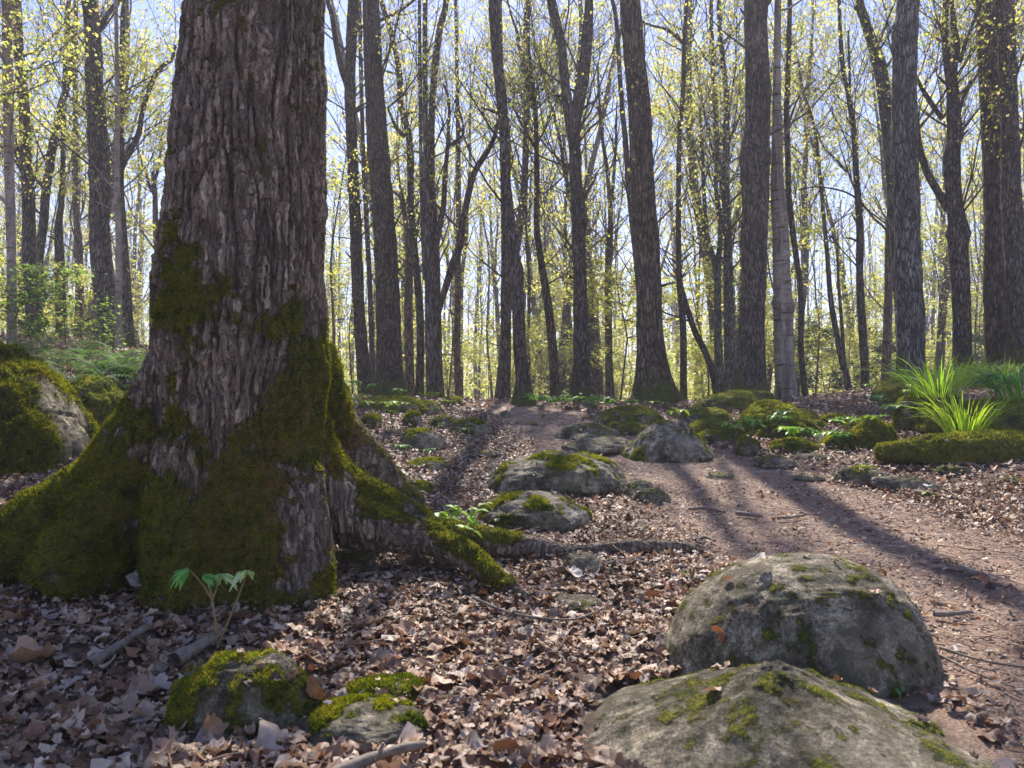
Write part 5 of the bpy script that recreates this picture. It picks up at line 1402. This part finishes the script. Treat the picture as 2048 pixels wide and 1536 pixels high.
grass_tuft('grass tuft leaning out at the far right of the mound', hit(2045, 800), 110, 0.42, 6, .22, (0.14, .32, .04), .7, .0045)

# ferns and low greenery on the left bank
def fern_proto(seed, nf=9, L=0.55, col=(0.13, 0.22, 0.08)):
    rng = np.random.default_rng(seed)
    m_ = MB(); ms = MB()
    for k in range(nf):
        a = k * 6.283 / nf + rng.uniform(-.3, .3); l_ = L * rng.uniform(.7, 1.15); el = rng.uniform(.75, 1.25)
        t = np.linspace(0, 1, 18)
        o_ = l_ * t * math.cos(el); z_ = l_ * (t * math.sin(el) - .55 * t ** 2.2)
        c = np.stack([math.cos(a) * o_, math.sin(a) * o_, z_], -1)
        tube(ms, c, np.linspace(.003, .001, 18), 4)
        for q in range(2, 18):
            w = l_ * 0.24 * math.sin(math.pi * (0.12 + 0.86 * t[q])) + .01
            for s in (-1, 1):
                V, Q = leaflet(w, l_ * .018, .25, 3)
                V = V @ (Rz(a - math.pi / 2 + s * 1.25) @ Rx(.05)).T + c[q]
                m_.add(V, Q, None, np.clip(np.array(col) * rng.uniform(.75, 1.3), 0, 1))
    root = empty('fern', (0, 0, 0), 'x', 'fern', 'ferns on the bank behind the huge mossy boulder')
    ms.obj('stem', M_stem, root); m_.obj('frond', M_green, root)
    return root
fp = [fern_proto(1), fern_proto(2, 7, .62, (.12, .22, .07)), fern_proto(3, 9, .45, (.17, .27, .11))]
fpos = [(165, 730, 6.0), (215, 735, 6.2), (262, 748, 6.0), (190, 765, 5.3), (235, 780, 5.2), (275, 712, 7.2), (140, 712, 7.4), (215, 700, 8.0), (262, 690, 8.6), (110, 690, 8.2), (165, 690, 9.2), (60, 675, 8.4),
        (20, 670, 8.6), (95, 655, 10), (190, 722, 7.0), (245, 765, 5.7), (290, 735, 6.3), (225, 720, 6.8), (150, 750, 5.8), (255, 725, 6.9)]
fl_lab = ['beside the shoulder stone', 'in front of the thick curved trunk', 'touching the maple silhouette', 'lowest, against the shoulder stone', 'between shoulder stone and maple', 'below the long-limbed dark trunk', 'below the mid-brown trunk',
          'at the foot of the thick curved trunk', 'under the thin reddish trunk', 'behind the boulder crest', 'under the slim straight trunk', 'by the pale knotted trunk', 'at the picture edge', 'under the dark rough trunk',
          'in the middle of the fern patch', 'low beside the maple root', 'highest against the maple', 'right of the patch centre', 'directly above the boulder slope', 'between curved trunk and maple']
for k, (u, v, d) in enumerate(fpos):
    p = P(u, v, d); p[2] = max(gz(p[0], d), p[2] - .25)
    pr = fp[k % 3]; lb = w16('green fern ' + fl_lab[k])
    if k < 3:
        pr.location = p; pr['label'] = lb
    else:
        copy_tree(pr, p, k * 1.3, 0.8 + 0.4 * ((k * 37) % 10) / 10, lb)
bush = [(60, 650, 9.0, 'leafy bush left of the dark rough trunk'), (95, 640, 8.6, 'bright leafy bush between the knotted and the mid-brown trunk'), (135, 650, 9.2, 'leafy bush in front of the mid-brown trunk'), (10, 640, 8.8, 'leafy bush at the left picture edge'), (165, 668, 9.5, 'low bush under the slim straight trunk')]
for k, (u, v, d, lb) in enumerate(bush):
    p = P(u, v, d); p[2] = gz(p[0], d)
    br = sap_proto(850 + k, 1.25 if k else 1.0, 'leafy_bush', 'bush', 'leafy bushes on the left bank', 0.8, 0.05, (0.17, 0.26, 0.045), 7)
    br.location = p; br['label'] = lb
for k, (u, v, d, lb) in enumerate([(1655, 825, 22, 'dark evergreen shrub between the birch and the mid-sized straight trunk'), (1745, 825, 24, 'dark evergreen shrub behind the mid-sized straight trunk'), (1130, 815, 30, 'distant dark evergreen shrub left of the tuning-fork trunk'), (1960, 730, 19, 'dark evergreen shrub between the gnarled tree and the dark pair')]):
    p = P(u, v, d); p[2] = gz(p[0], d)
    br = sap_proto(870 + k, 2.6, 'evergreen_shrub', 'shrub', 'dark evergreens in the wood', 0.0, 0.07, (0.05, 0.10, 0.04))
    br.location = p; br['label'] = lb

# ------------------------------------------------------------------ haze
hz = MB()
x0, x1, y0, y1, z0, z1 = -130, 130, -12, 125, -5, 27
c = np.array([(a, b, d_) for a in (x0, x1) for b in (y0, y1) for d_ in (z0, z1)])
hz.add(c, np.array([(0, 1, 3, 2), (4, 6, 7, 5), (0, 4, 5, 1), (2, 3, 7, 6), (0, 2, 6, 4), (1, 5, 7, 3)]))
mh = bpy.data.materials.new('haze'); mh.use_nodes = True
nn = mh.node_tree.nodes; nn.clear()
ov = nn.new('ShaderNodeOutputMaterial'); pv = nn.new('ShaderNodeVolumePrincipled')
pv.inputs['Color'].default_value = (0.9, 0.9, 1.0, 1); pv.inputs['Density'].default_value = 0.0032; pv.inputs['Anisotropy'].default_value = 0.3
mh.node_tree.links.new(pv.outputs[0], ov.inputs['Volume'])
hz.obj('haze', mh, kind='stuff', smooth=False)
